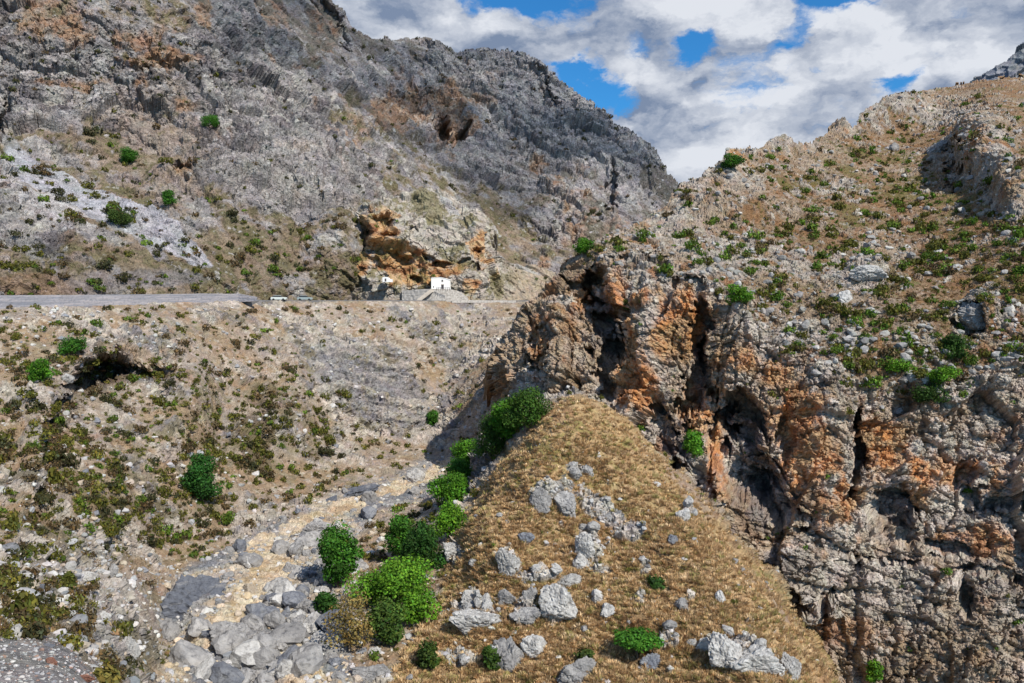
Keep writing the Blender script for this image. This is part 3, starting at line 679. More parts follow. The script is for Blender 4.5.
def build_far():
    v = Patch([(940, 100, 900), (1040, 40, 900), (1040, 110, 850), (940, 40, 960), (1150, 0, 880), (1150, 110, 820)], 930, 1150, 0, 115, 0.8)
    p = v.p
    b1, e1, r1 = blocks(p, 1 / 30, 3); b2, e2, r2 = blocks(p, 1 / 10, 6)
    v.move(v.N * (9 * b1 + 4 * b2 + 8 * fbm(p, 1 / 60, 5, .55, 3, True))[:, None])
    v.col = mixc(rgb(.15, .16, .19)[None], rgb(.24, .24, .25), sstep(r2 + fbm(p, .1, 4, .6, 4), .2, 1.0))
    keep = inside([(945, 115), (958, 92), (966, 84), (978, 76), (990, 70), (1002, 62), (1014, 52), (1030, 44), (1150, 10), (1150, 115)], v.x + 2 * fbm(p, 1 / 20, 4, .6, 8), v.y + 2 * fbm(p, 1 / 20, 4, .6, 9))
    v.build('distant_mountain', land_mat('distant rock', .2, .8, .6, .6, .25), keep, lambda bx, by: by < 105)
build_far()

# ------------------------------------------------------------------ placing things on the land
bpy.context.view_layer.update()
LAND = [o_val, o_clf, o_mtn, o_out]
def hit(px, py, only=None):
    x, z = ray(px, py)
    d = Vector((x, 1.0, z)).normalized()
    best = None
    for o in (only or LAND):
        ok, loc, nor, _ = o.ray_cast(Vector((0, 0, 0)), d)
        if ok and (best is None or loc.length < best[0].length):
            best = (loc.copy(), nor.copy())
    return best
def project(p):
    """picture point of a world point"""
    y = p.y * CP + p.z * SP
    z = -p.y * SP + p.z * CP
    return W / 2 + F * p.x / y, H / 2 - F * z / y

def tag(o, label=None, cat=None, group=None, kind=None):
    for k, v in (('label', label), ('category', cat), ('group', group), ('kind', kind)):
        if v:
            o[k] = v
    return o
def empty(name, loc, rz=0.0):
    o = bpy.data.objects.new(name, None)
    o.location = loc; o.rotation_euler = (0, 0, rz)
    o.empty_display_size = .3
    COL.objects.link(o)
    return o

def simple_mat(name, col, rough=.8, bump=0.0, scale=3.0, var=.25, metal=0.0):
    m = bpy.data.materials.new(name); m.use_nodes = True
    t = NT(m.node_tree)
    out = t.n('ShaderNodeOutputMaterial')
    b = t.n('ShaderNodeBsdfPrincipled', inp={'Roughness': rough, 'Metallic': metal})
    pos = t.n('ShaderNodeTexCoord').outputs['Object']
    n = t.noise(pos, scale, 7, .65)
    v = t.remap(n, .3, .7, 1 - var, 1 + var)
    c = t.mix(1.0, (*col, 1), t.n('ShaderNodeCombineColor', inp={0: v, 1: v, 2: v}).outputs[0], 'MULTIPLY')
    t.link(c, b.inputs['Base Color'])
    if bump:
        t.link(t.n('ShaderNodeBump', inp={'Height': n, 'Strength': bump, 'Distance': .1}).outputs[0], b.inputs['Normal'])
    t.link(b.outputs[0], out.inputs[0])
    return m

def leaf_mat(name):
    m = bpy.data.materials.new(name); m.use_nodes = True
    t = NT(m.node_tree)
    out = t.n('ShaderNodeOutputMaterial')
    a = t.n('ShaderNodeAttribute', attribute_name='Col').outputs['Color']
    n = t.noise(t.n('ShaderNodeTexCoord').outputs['Object'], 2.0, 3, .6)
    v = t.remap(n, .3, .7, .7, 1.3)
    c = t.mix(1.0, a, t.n('ShaderNodeCombineColor', inp={0: v, 1: v, 2: v}).outputs[0], 'MULTIPLY')
    b = t.n('ShaderNodeBsdfPrincipled', inp={'Roughness': .7, 'Base Color': c})
    b.inputs['Specular IOR Level'].default_value = .2
    tr = t.n('ShaderNodeBsdfTranslucent', inp={'Color': c})
    ms = t.n('ShaderNodeMixShader', inp={0: .28, 1: b.outputs[0], 2: tr.outputs[0]})
    t.link(ms.outputs[0], out.inputs[0])
    return m
LEAF = leaf_mat('leaves')
STRAWM = leaf_mat('dry blades')
BARK = simple_mat('bark', (.10, .075, .05), .95, .6, 4, .4)

def unit(n):
    v = RNG.normal(size=(n, 3)); return v / np.linalg.norm(v, axis=1, keepdims=True)

def leaf_cloud(lumps, n, size, col, colvar=.3, floor=None):
    """leaf-sized faces spread through lumps (cx, cy, cz, rx, ry, rz); returns verts, quads, colours"""
    L = np.array(lumps, float)
    w = (L[:, 3] * L[:, 4] * L[:, 5]) ** .67
    k = RNG.choice(len(L), n, p=w / w.sum())
    u = unit(n)
    r = (.55 + .45 * RNG.random(n) ** .5) * (1 + .12 * RNG.normal(size=n))
    c = L[k, :3] + u * r[:, None] * L[k, 3:6]
    nor = u * .8 + unit(n) * .75 + np.array([0, 0, .25]); nor /= np.linalg.norm(nor, axis=1, keepdims=True)
    t1 = np.cross(nor, unit(n)); t1 /= np.linalg.norm(t1, axis=1, keepdims=True)
    t2 = np.cross(nor, t1)
    s = size * (.45 + 1.2 * RNG.random(n) ** 1.5)[:, None]
    V = np.stack([c - t1 * s * .5, c + t2 * s * .36 - t1 * s * .05, c + t1 * s * .5, c - t2 * s * .36 + t1 * s * .05], 1).reshape(-1, 3)
    Q = np.arange(4 * n).reshape(n, 4)
    lum = (1 + colvar * RNG.normal(size=n)).clip(.4, 1.8)
    lump_l = (1 + .24 * RNG.normal(size=len(L))).clip(.5, 1.6)[k]
    hue = RNG.normal(size=n) * .12
    C = np.array(col)[None] * (lum * lump_l)[:, None] * np.stack([1 + hue, np.ones(n), 1 - hue], 1)
    C = np.repeat(C, 4, 0)
    if floor is not None:
        V[:, 2] = np.maximum(V[:, 2], floor)
    return V, Q, C.clip(.004, .7)

# ------------------------------------------------------------------ rocks
def rock_mat(name, col, dark, light, s=1.0):
    m = bpy.data.materials.new(name); m.use_nodes = True
    t = NT(m.node_tree)
    out = t.n('ShaderNodeOutputMaterial')
    b = t.n('ShaderNodeBsdfPrincipled', inp={'Roughness': .95}); b.inputs['Specular IOR Level'].default_value = .15
    pos = t.n('ShaderNodeTexCoord').outputs['Object']
    inf = t.n('ShaderNodeObjectInfo')
    pos = t.vmath('ADD', pos, t.vmath('MULTIPLY', t.n('ShaderNodeCombineXYZ', inp={0: inf.outputs['Random'], 1: inf.outputs['Random'], 2: inf.outputs['Random']}).outputs[0], (37, 61, 23)))
    n1 = t.noise(pos, 1.1 * s, 8, .68); n2 = t.noise(pos, 4.5 * s, 6, .7)
    c = t.mix(t.remap(n1, .42, .6, 0, 1), (*col, 1), (*light, 1))
    c = t.mix(t.remap(t.math('ADD', t.math('MULTIPLY', n2, .6), t.math('MULTIPLY', t.noise(pos, 1.7 * s, 4, .6), .4)), .50, .64, 0, .85), c, (*dark, 1))
    k = t.remap(inf.outputs['Random'], 0, 1, .82, 1.12)
    c = t.mix(1.0, c, t.n('ShaderNodeCombineColor', inp={0: k, 1: k, 2: k}).outputs[0], 'MULTIPLY')
    t.link(c, b.inputs['Base Color'])
    hgt = t.math('ADD', n1, t.math('MULTIPLY', n2, .5))
    t.link(t.n('ShaderNodeBump', inp={'Height': hgt, 'Strength': 1.0, 'Distance': .32}).outputs[0], b.inputs['Normal'])
    t.link(b.outputs[0], out.inputs[0])
    return m
ROCKM = {'grey': rock_mat('grey limestone', (.27, .26, .255), (.10, .10, .105), (.40, .385, .37)),
         'pale': rock_mat('pale limestone', (.40, .385, .365), (.15, .14, .135), (.56, .545, .52)),
         'blue': rock_mat('blue grey limestone', (.155, .165, .195), (.085, .09, .11), (.27, .275, .29)),
         'tan': rock_mat('tan limestone', (.40, .33, .25), (.22, .17, .12), (.48, .42, .34)),
         'red': rock_mat('reddish stone', (.25, .12, .085), (.14, .07, .05), (.30, .17, .13))}
def slab_mat():
    m = bpy.data.materials.new('streaked bedrock'); m.use_nodes = True
    t = NT(m.node_tree)
    out = t.n('ShaderNodeOutputMaterial')
    b = t.n('ShaderNodeBsdfPrincipled', inp={'Roughness': .8})
    pos = t.n('ShaderNodeTexCoord').outputs['Object']
    rot = t.n('ShaderNodeMapping', inp={0: pos, 2: (0.0, math.radians(28), 0.0), 3: (.25, .25, 2.6)}).outputs[0]
    st = t.noise(rot, .9, 7, .65, .4)
    n = t.noise(pos, 1.3, 7, .7)
    c = t.mix(t.remap(n, .35, .65, 0, 1), (.085, .093, .118, 1), (.155, .165, .19, 1))
    c = t.mix(t.remap(st, .56, .68, 0, .85), c, (.36, .34, .32, 1))
    t.link(c, b.inputs['Base Color'])
    t.link(t.n('ShaderNodeBump', inp={'Height': t.math('ADD', st, n), 'Strength': 1.0, 'Distance': .4}).outputs[0], b.inputs['Normal'])
    t.link(b.outputs[0], out.inputs[0])
    return m
ROCKM['slab'] = slab_mat()
import bmesh
_ico = {}
def ico(n):
    if n not in _ico:
        bm = bmesh.new(); bmesh.ops.create_icosphere(bm, subdivisions=n, radius=1.0)
        bm.verts.ensure_lookup_table()
        _ico[n] = (np.array([v.co[:] for v in bm.verts], np.float32), np.array([[v.index for v in f.verts] for f in bm.faces]))
        bm.free()
    return _ico[n]
def rock_shape(sub, seed, facets=15, rough=.10, pitted=.06, lo=.62):
    V, Q = ico(sub)
    pitted = pitted * 2
    r = np.random.default_rng(seed)
    n = r.normal(size=(facets, 3)); n /= np.linalg.norm(n, axis=1, keepdims=True)
    d = lo + (1 - lo) * r.random(facets)
    dot = np.clip(V @ n.T, .05, None)
    rad = np.min(np.concatenate([d[None] / dot, np.full((len(V), 1), 1.12)], 1), 1)
    P = V * rad[:, None]
    off = float(seed % 97) * 3.1
    rad = 1 + rough * fbm(P.astype(np.float32) + off, 1.6, 4, .55, seed % 50) - pitted * (1 - sstep(blocks(P.astype(np.float32) + off, 2.6, seed % 31)[1], 0, .18))
    P = P * rad[:, None]
    if sub >= 4:
        P = P * (1 + .045 * fbm(P.astype(np.float32) + off, 7, 3, .6, 5))[:, None]
    return P, Q

def add_rock(px, py, wpx, hpx, kind, label=None, group=None, seed=None, tilt=None, name='boulder', deep=.8, facets=11, lo=.52, sink=0.0, rough=.13):
    h = hit(px, py)
    if not h:
        return None
    loc, nor = h
    if 430 < px < 860 and py > 440:
        g = 1.30 if py > 570 else 1.2
        wpx, hpx = wpx * g, hpx * g
    k = loc.y / F
    seed = seed if seed is not None else int(px * 13 + py * 7)
    big = max(wpx, hpx)
    P, Q = rock_shape(5 if big > 30 else 4 if big > 13 else 3, seed, facets, rough, .06, lo)
    rx, rz = wpx * k / 2, hpx * k / 2
    ry = deep * (rx + rz) / 2
    r = random.Random(seed)
    R = Matrix.Rotation(r.uniform(-.5, .5), 3, 'Z') @ Matrix.Rotation(r.uniform(-.4, .4), 3, 'X')
    P = P @ np.array(R, np.float32).T
    ext = np.abs(P).max(0)
    P = P / ext * np.array([rx, ry, rz])
    if tilt:
        P = P @ np.array(Matrix.Rotation(math.radians(tilt), 3, 'Y'), np.float32).T
    o = mesh_np(name, P.astype(np.float32), Q, ROCKM[kind])
    o.location = loc + nor * (.08 * ry if name == 'boulder' else -.35 * ry) - Vector((0, 0, sink * rz))
    tag(o, label, name.replace('_', ' ') if label else None, group)
    return o

ROCKS = [
    # riverbed
    (231, 642, 52, 42, 'grey', 'largest rounded grey boulder in the riverbed, with a dark cleft'),
    (215, 673, 36, 26, 'grey', 'angular grey boulder just below the largest riverbed boulder'),
    (254, 678, 34, 22, 'grey', 'wide grey boulder at the lower edge of the riverbed'),
    (281, 669, 34, 24, 'blue', 'dark blue-grey wedge shaped boulder at the lower edge of the riverbed'),
    (193, 672, 17, 18, 'blue', 'small dark boulder beside the mossy lower left bank'),
    (249, 592, 22, 17, 'tan', 'low tan boulder surrounded by pale riverbed gravel'),
    (305, 609, 19, 20, 'grey', 'round grey boulder beside the small round bush'),
    (297, 595, 18, 17, 'grey', 'grey boulder resting just above the round one by the bush'),
    (288, 614, 15, 15, 'blue', 'dark boulder left of the round grey boulder by the bush'),
    (281, 588, 27, 20, 'grey', 'broad grey boulder with a dry shrub growing over it'),
    (291, 570, 23, 17, 'grey', 'grey boulder above the shrub covered one in the riverbed'),
    (318, 569, 16, 16, 'grey', 'blocky grey boulder touching the tall dark green tree'),
    (316, 532, 34, 22, 'grey', 'large smooth grey boulder at the upper bend of the riverbed'),
    (415, 480, 22, 23, 'pale', 'pale rounded boulder beside the far riverbed, left of the tree row'),
    (360, 566, 26, 19, 'grey', 'grey boulder between the tall tree and the large green crown'),
    (373, 674, 44, 26, 'grey', 'broad grey boulder at the bottom edge below the trees'),
    (373, 654, 17, 16, 'pale', 'small pale boulder under the yellowing shrub'),
    (302, 630, 26, 16, 'pale', 'pale flat boulder below the round bush'),
    (270, 646, 20, 26, 'blue', 'upright dark slab right of the largest riverbed boulder'),
    # spur
    (541, 502, 22, 27, 'grey', 'tilted grey block on the left of the split rock on the straw hill'),
    (561, 503, 25, 29, 'grey', 'larger right half of the split rock high on the straw hill'),
    (571, 473, 19, 18, 'grey', 'jagged grey rock above the split rock on the straw hill'),
    (588, 472, 14, 13, 'grey', 'small grey rock right of the jagged one near the hilltop'),
    (572, 514, 8, 13, 'grey', 'narrow upright stone at the foot of the split rock'),
    (526, 540, 15, 14, 'blue', 'dark square stone below the split rock on the straw hill'),
    (672, 542, 11, 17, 'blue', 'lone dark upright stone on the right of the straw hill'),
    (683, 517, 13, 16, 'pale', 'pale stone near the right edge of the straw hill'),
    (476, 622, 46, 31, 'pale', 'white craggy boulder low on the left of the straw hill'),
    (471, 598, 24, 22, 'pale', 'white crumbling rock just above the craggy white boulder'),
    (511, 666, 44, 44, 'grey', 'big rounded grey boulder at the bottom edge of the straw hill'),
    (536, 651, 25, 25, 'pale', 'pale leaning boulder right of the big rounded grey one'),
    (507, 599, 16, 17, 'grey', 'small round grey rock between the two white crags'),
    (532, 598, 15, 22, 'grey', 'upright grey rock left of the tall white cracked boulder'),
    (526, 616, 27, 18, 'grey', 'flat grey rock below the small upright rock on the hill'),
    (558, 605, 33, 38, 'pale', 'tall white cracked boulder in the middle of the straw hill'),
    (566, 583, 25, 15, 'pale', 'long white slab lying on top of the tall cracked boulder'),
    (578, 674, 36, 26, 'grey', 'dark topped grey boulder at the bottom edge under a small bush'),
    (597, 599, 14, 16, 'pale', 'small pale rock right of the tall cracked boulder'),
    (607, 612, 14, 14, 'pale', 'cream coloured stone lying lower right of the tall cracked boulder'),
    (652, 664, 20, 18, 'blue', 'blue grey stone beside the umbrella shaped tree'),
    (683, 607, 14, 16, 'grey', 'leaning pointed stone with one dark side on the straw hill'),
    (721, 599, 10, 15, 'pale', 'thin pale stone standing near the gravel strip on the hill'),
    (704, 647, 18, 24, 'pale', 'left block of the wide white outcrop low on the hill'),
    (722, 654, 32, 38, 'pale', 'middle block of the wide white outcrop with a small bush on it'),
    (757, 664, 48, 36, 'pale', 'broad right block of the wide white outcrop'),
    (790, 670, 22, 26, 'pale', 'rightmost knob of the wide white outcrop near the cliff foot'),
    (450, 551, 15, 21, 'pale', 'pale rock at the left edge of the straw hill beside the trees'),
    (474, 563, 11, 9, 'pale', 'small lone white stone right of the tree cluster'),
    (506, 562, 24, 29, 'pale', 'white pitted rock on the left side of the straw hill'),
    (585, 547, 18, 28, 'pale', 'long pale outcrop rock running down the middle of the hill'),
    (582, 562, 20, 16, 'pale', 'cream and white rock at the foot of the long pale outcrop'),
    # lower left bank
    (37, 591, 16, 13, 'blue', 'bluish grey stone on the left bank under the white slab'),
    (22, 578, 25, 14, 'pale', 'white slab stone on the left bank'),
    (6, 586, 14, 14, 'pale', 'white stone cut by the left picture edge'),
    (38, 612, 20, 15, 'pale', 'white flat stone below the bluish grey stone'),
    (88, 578, 25, 14, 'pale', 'long pale stone beside the round mossy bush'),
    (113, 573, 13, 18, 'grey', 'upright grey stone above the mossy bank edge'),
    (103, 619, 13, 16, 'pale', 'pale stone in the brown scrub above the gravel'),
    (130, 652, 18, 34, 'pale', 'white crumbling rock on the mossy left bank'),
    (51, 663, 15, 11, 'red', 'rust red stone lying on the grey gravel'),
    (11, 631, 15, 11, 'red', 'dull red stone at the upper edge of the gravel'),
    (48, 646, 15, 6, 'blue', 'flat slate blue stone on the edge of the gravel'),
    (84, 679, 22, 10, 'red', 'brownish red stone at the bottom edge of the gravel'),
    (68, 379, 12, 12, 'pale', 'white round boulder above the dark overhang on the left slope'),
    # right hillside
    (976, 314, 42, 34, 'grey', 'large rounded grey crag standing out of the right hillside'),
    (868, 274, 44, 18, 'pale', 'long pale rock slab on the middle of the right hillside'),
    (845, 300, 22, 20, 'pale', 'pale square rock below the long slab on the right hillside'),
    (940, 150, 22, 18, 'grey', 'grey rock left of the tall outcrop on the upper right hillside'),
    (954, 270, 22, 12, 'pale', 'low pale rock above the rounded grey crag'),
    (893, 148, 12, 12, 'grey', 'small grey rock on the upper right hillside'),
]
for r in ROCKS:
    add_rock(*r[:6])
# bedrock slabs that dip into the riverbed
for (x, y, w_, h_, a, lab) in ((183, 602, 92, 74, -18, 'large dark blue-grey bedrock slab with pale streaks at the left bank'), (180, 655, 34, 18, 10, 'small dark bedrock slab at the mossy bank foot'),
                               (360, 492, 56, 20, -16, 'dark wet-looking bedrock slab at the far riverbed'), (330, 500, 26, 10, -14, 'low grey bedrock slab left of the far dark slab')):
    add_rock(x, y, w_, h_, 'slab', lab, None, None, a, 'rock_slab', .75, 8, .45, .05, .14)

# loose boulders strewn along the riverbed and the slopes
def pick(v, weight, n, y0=0, y1=800, x0=-10, x1=1034):
    m = (v.x > x0) & (v.x < x1) & (v.y > y0) & (v.y < y1)
    i = np.nonzero(m)[0]
    w = (np.clip(weight, 0, None) * v.keep)[i].astype(float)
    return RNG.choice(i, n, p=w / w.sum(), replace=False)

def visible(p, tol=1.2):
    x, y = project(p)
    if not (-4 < x < W + 4 and -4 < y < H + 4):
        return None
    h = hit(x, y)
    return (x, y) if h and h[0].length > p.length - tol else None

templ = []
for k in range(8):
    P, Q = rock_shape(3, 500 + k)
    m = bpy.data.meshes.new('boulder'); 
    templ.append((P, Q))
def rock_mesh(k, kind, cache={}):
    if (k, kind) not in cache:
        o = mesh_np('boulder', templ[k][0].astype(np.float32), templ[k][1], ROCKM[kind])
        cache[(k, kind)] = o.data
        bpy.data.objects.remove(o)
    return cache[(k, kind)]
KW = {'grey': 'grey', 'blue': 'dark blue-grey', 'pale': 'pale', 'tan': 'tan'}
def zone(x, y, where):
    if where == 'river':
        return 'at the far end of the riverbed' if y < 500 else 'at the upper bend of the riverbed' if y < 545 else 'in the riverbed right beside the green trees' if x > 300 and y < 640 else 'near the dark bedrock slab of the riverbed' if y < 620 and x < 235 else ('in the middle of the riverbed left of the round bush' if x > 270 else 'in the middle of the riverbed beside the pale channel') if y < 625 else 'at the foot of the mossy left bank' if x < 205 else 'packed around the largest riverbed boulder' if x < 265 and y < 662 else 'below the yellowing shrub at the riverbed end' if x > 310 else 'along the bottom edge of the riverbed' if y > 660 else 'between the largest boulder and the round bush'
    return 'near the top of the straw hill' if y < 500 else 'on the right flank of the straw hill' if x > 640 else 'around the tall cracked boulder on the straw hill' if y > 560 and x > 500 else 'on the left flank of the straw hill' if x < 500 else 'in the middle of the straw hill'
def strew(v, weight, n, kinds, smin, smax, where, **kw):
    for i in pick(v, weight, n, **kw):
        p = Vector(v.p[i].tolist())
        q = visible(p)
        if not q:
            continue
        kind = random.choice(kinds)
        o = bpy.data.objects.new('boulder', rock_mesh(random.randrange(8), kind))
        s = smin * (smax / smin) ** (random.random() ** 1.6)
        o.scale = (s * random.uniform(.8, 1.3), s * random.uniform(.7, 1.1), s * random.uniform(.7, 1.05))
        o.rotation_euler = (random.uniform(-.4, .4), random.uniform(-.4, .4), random.uniform(0, 6.3))
        o.location = p + Vector((0, 0, s * .22))
        COL.objects.link(o)
        z = zone(*q, where)
        big = 'big' if s > (smin * smax) ** .5 else 'small'
        tag(o, '%s %s loose boulder %s' % (big, KW[kind], z), 'boulder', '%s %s boulders %s' % (big, KW[kind], z))
blue_sl = blobs(VAL.x, VAL.y, [(186, 600, 36, 28)], .3)
strew(VAL, np.clip(VAL.river * (1 - .95 * VAL.chan) * (1 - blue_sl) * (VAL.y > 450) * (1 + 3 * blob(VAL.x, VAL.y, 285, 600, 50, 90) + 2 * blob(VAL.x, VAL.y, 230, 660, 90, 30)), 0, 9), 190, ('grey', 'grey', 'grey', 'blue', 'pale'), .5, 2.3, 'river')
strew(VAL, VAL.grass * (VAL.x < 830) * (VAL.rg * 2 + .12) * (VAL.y > 460), 120, ('pale', 'pale', 'grey'), .3, .95, 'spur')

# ------------------------------------------------------------------ trees
def tree(x0, x1, y0, y1, col, label, name='tree', trunk_show=False, leaf=.24, dens=1.25):
    if name.endswith('tree'):
        g = .09 * (x1 - x0); x0 -= g; x1 += g; y0 -= g
    cx = (x0 + x1) / 2
    h = hit(cx, y1 - 2)
    base = h[0]
    k = base.y / F
    w_, hh = (x1 - x0) * k, (y1 - y0) * k * 1.02
    root = empty(name, base - Vector((0, 0, .2)))
    tag(root, label, 'tree' if name.endswith('tree') else 'bush')
    lumps = []
    rr = random.Random(int(x0 * 7 + y0))
    cz0 = hh * (.5 if trunk_show else .14)
    n = 16 if max(w_, hh) > 4 else 8
    for i in range(n):
        a = rr.uniform(0, 6.28); t = (i + .5) / n
        rad = w_ / 2 * rr.uniform(.20, .50)
        z = cz0 + (hh - cz0) * (.18 + .62 * t)
        q = w_ / 2 * (1 - .55 * max(0, t - .3)) * .75 * rr.uniform(.35, 1.1)
        lumps.append((q * math.cos(a), q * math.sin(a) * .9, z, rad, rad, min(rad * .85, (hh - cz0) * .38)))
    lumps.append((0, 0, cz0 + (hh - cz0) * .5, w_ * .33, w_ * .33, (hh - cz0) * .42))
    nl = int(dens * (w_ * hh) / (leaf * leaf) * 9.0)
    V, Q, C = leaf_cloud(lumps, nl, leaf, col, .22)
    # fit the crown to its real size
    lo, hi = np.percentile(V, 1, 0), np.percentile(V, 99, 0)
    V = (V - (lo + hi) / 2) / (hi - lo) * np.array([w_, w_ * .9, hh - cz0]) + np.array([0, 0, (hh + cz0) / 2])
    mesh_np('crown', V, Q, LEAF, C, False, root)
    # trunk with limbs
    bm = bmesh.new()
    def limb(a, b, r0, r1, seg=6):
        ax = (b - a); t = ax.normalized(); u = t.orthogonal().normalized(); v = t.cross(u)
        prev = None
        for i in range(5):
            f = i / 4; c = a + ax * f + u * math.sin(f * 3.1) * ax.length * .05; r = r0 + (r1 - r0) * f
            ring = [bm.verts.new(c + (u * math.cos(j * 6.283 / seg) + v * math.sin(j * 6.283 / seg)) * r) for j in range(seg)]
            if prev:
                for j in range(seg):
                    bm.faces.new((prev[j], prev[(j + 1) % seg], ring[(j + 1) % seg], ring[j]))
            prev = ring
    tr = max(.06, .035 * hh)
    fork = Vector((rr.uniform(-.1, .1) * w_, 0, cz0 * .6 + hh * .08))
    limb(Vector((0, 0, -.3)), fork, tr, tr * .8)
    for L in lumps[:7]:
        limb(fork, Vector((L[0], L[1], L[2])), tr * .65, tr * .15)
    m = bpy.data.meshes.new('trunk'); bm.to_mesh(m); bm.free(); m.materials.append(BARK)
    o = bpy.data.objects.new('trunk', m); COL.objects.link(o); o.parent = root
    return root

GREEN = (.075, .20, .014); DGREEN = (.048, .145, .014); MID = (.10, .225, .016); YEL = (.25, .185, .06)
tree(324, 356, 530, 590, DGREEN, 'tall narrow dark green tree left of the riverside tree cluster')
tree(313, 341, 591, 616, (.03, .09, .012), 'small round dense green bush at the foot of the tall narrow tree', 'round_bush')
tree(389, 416, 518, 560, DGREEN, 'dark green tree at the upper left of the riverside cluster')
tree(406, 441, 526, 574, (.03, .085, .013), 'dark dense tree in the middle of the riverside cluster')
tree(436, 465, 505, 540, MID, 'bright green tree leaning against the straw hill')
tree(433, 466, 478, 508, GREEN, 'loose green tree above the one leaning on the straw hill')
tree(358, 424, 564, 608, MID, 'widest green tree crown in the riverside cluster')
tree(401, 436, 592, 624, MID, 'rounded green tree at the lower right of the riverside cluster')
tree(370, 402, 604, 646, (.07, .125, .02), 'lowest green tree of the riverside cluster beside the yellow shrub')
tree(328, 374, 594, 650, YEL, 'yellowing half bare shrub in front of the riverside trees', 'dry_bush', False, .2, .36)
tree(508, 545, 393, 434, (.055, .12, .016), 'largest tree in the row up the left edge of the hilltop')
tree(475, 511, 418, 462, (.05, .11, .016), 'rounded tree just below the largest hilltop tree')
tree(494, 522, 404, 442, GREEN, 'tree squeezed between the two large hilltop trees')
tree(454, 478, 443, 470, GREEN, 'small tree at the lower end of the hilltop tree row')
tree(448, 470, 462, 486, DGREEN, 'dark bushy tree where the tree row meets the riverbed')
tree(425, 440, 412, 428, DGREEN, 'lone round dark bush on the slope left of the tree row', 'round_bush')
tree(189, 216, 459, 505, (.03, .10, .016), 'lone tall green tree on the left slope')
tree(619, 657, 633, 664, DGREEN, 'umbrella shaped tree with bare trunk low on the straw hill', 'umbrella_tree', True, .24)
tree(417, 440, 641, 674, (.05, .085, .014), 'dark bush at the lower left foot of the straw hill', 'bush')
tree(483, 500, 645, 672, (.05, .095, .014), 'narrow bush left of the big rounded grey boulder', 'bush')
tree(576, 594, 649, 664, (.05, .075, .014), 'low bush growing on the dark topped boulder', 'bush')
tree(647, 665, 576, 592, (.035, .08, .014), 'small dark bush in the middle right of the straw hill', 'bush')
tree(728, 752, 286, 306, MID, 'bright bush on the cliff rim above the narrow orange recess', 'bush')
tree(622, 640, 296, 312, (.07, .13, .02), 'bright green ivy-like bush right of the tall cave', 'bush')
tree(684, 704, 432, 458, GREEN, 'green bush growing on the orange cliff foot', 'bush')
tree(60, 84, 338, 358, DGREEN, 'dark double bush just below the left end of the road', 'bush')
tree(28, 52, 360, 384, GREEN, 'bright green bush on the slope at the far left', 'bush')
tree(940, 966, 336, 364, (.045, .10, .016), 'tall bush between crags on the right hillside', 'bush')
tree(930, 958, 368, 386, MID, 'wide bush below the tall one on the right hillside', 'bush')
tree(912, 944, 384, 406, (.04, .085, .014), 'dark bush lowest in the group on the right hillside', 'bush')
tree(884, 912, 360, 374, MID, 'flat bush left of the hillside bush group', 'bush')
tree(574, 594, 240, 256, GREEN, 'bush on the rim above the tall cave', 'bush')
tree(866, 882, 660, 684, MID, 'bright upright bush at the foot of the right cliff', 'bush')
tree(163, 177, 192, 208, DGREEN, 'dark round bush beside the small cave on the left mountain', 'bush')
tree(121, 137, 150, 166, DGREEN, 'dark bush on the ledge above the scree', 'bush')
tree(202, 218, 117, 130, DGREEN, 'dark bush high on the rocky left mountain', 'bush')
tree(108, 132, 212, 228, (.05, .085, .016), 'low bush beside the lower end of the scree', 'bush')
tree(60, 78, 572, 590, (.10, .115, .02), 'round moss green bush on the lower left bank', 'bush')
tree(92, 118, 664, 690, (.14, .12, .03), 'yellow green cushion bush at the edge of the gravel', 'bush')
tree(722, 742, 156, 172, DGREEN, 'dark bush tucked into the skyline crag', 'bush')

# ------------------------------------------------------------------ shrubs
def shrub_shape(col, n=260, flat=.62, lv=.3):
    lumps = [(0, 0, .28, .7, .7, .45)]
    for i in range(7):
        a = random.uniform(0, 6.28); q = random.uniform(.3, .65); r = random.uniform(.28, .45)
        lumps.append((q * math.cos(a), q * math.sin(a), random.uniform(.15, .45), r, r, r * .8))
    V, Q, C = leaf_cloud(lumps, n, .21, col, lv, 0.0)
    V[:, 2] *= 1.35
    return V, Q, C
SHCOL = {'olive': (.125, .125, .022), 'green': (.095, .15, .018), 'brown': (.12, .085, .04), 'dark': (.055, .055, .022), 'yellow': (.16, .15, .03), 'bright': (.10, .18, .02), 'straw': (.27, .19, .09)}
SHAPES = {k: [shrub_shape(c) for _ in range(4)] for k, c in SHCOL.items()}
def shrub_mesh(kind, k, cache={}):
    if (kind, k) not in cache:
        V, Q, C = SHAPES[kind][k]
        o = mesh_np('shrub', V, Q, LEAF, C); cache[(kind, k)] = o.data
        bpy.data.objects.remove(o)
    return cache[(kind, k)]

def merged(name, insts, mat, label, cat):
    """one object of countless small copies: (verts, faces, colours, position, scale xyz, turn)"""
    Vs, Qs, Cs, n = [], [], [], 0
    for (V, Q, C, p, s, a) in insts:
        c, sn = math.cos(a), math.sin(a)
        X = V * s
        Vs.append(np.stack([X[:, 0] * c - X[:, 1] * sn, X[:, 0] * sn + X[:, 1] * c, X[:, 2]], 1) + p)
        Qs.append(Q + n); Cs.append(C); n += len(V)
    o = mesh_np(name, np.concatenate(Vs), np.concatenate(Qs), mat, np.concatenate(Cs))
    tag(o, label, cat, None, 'stuff')
    return o

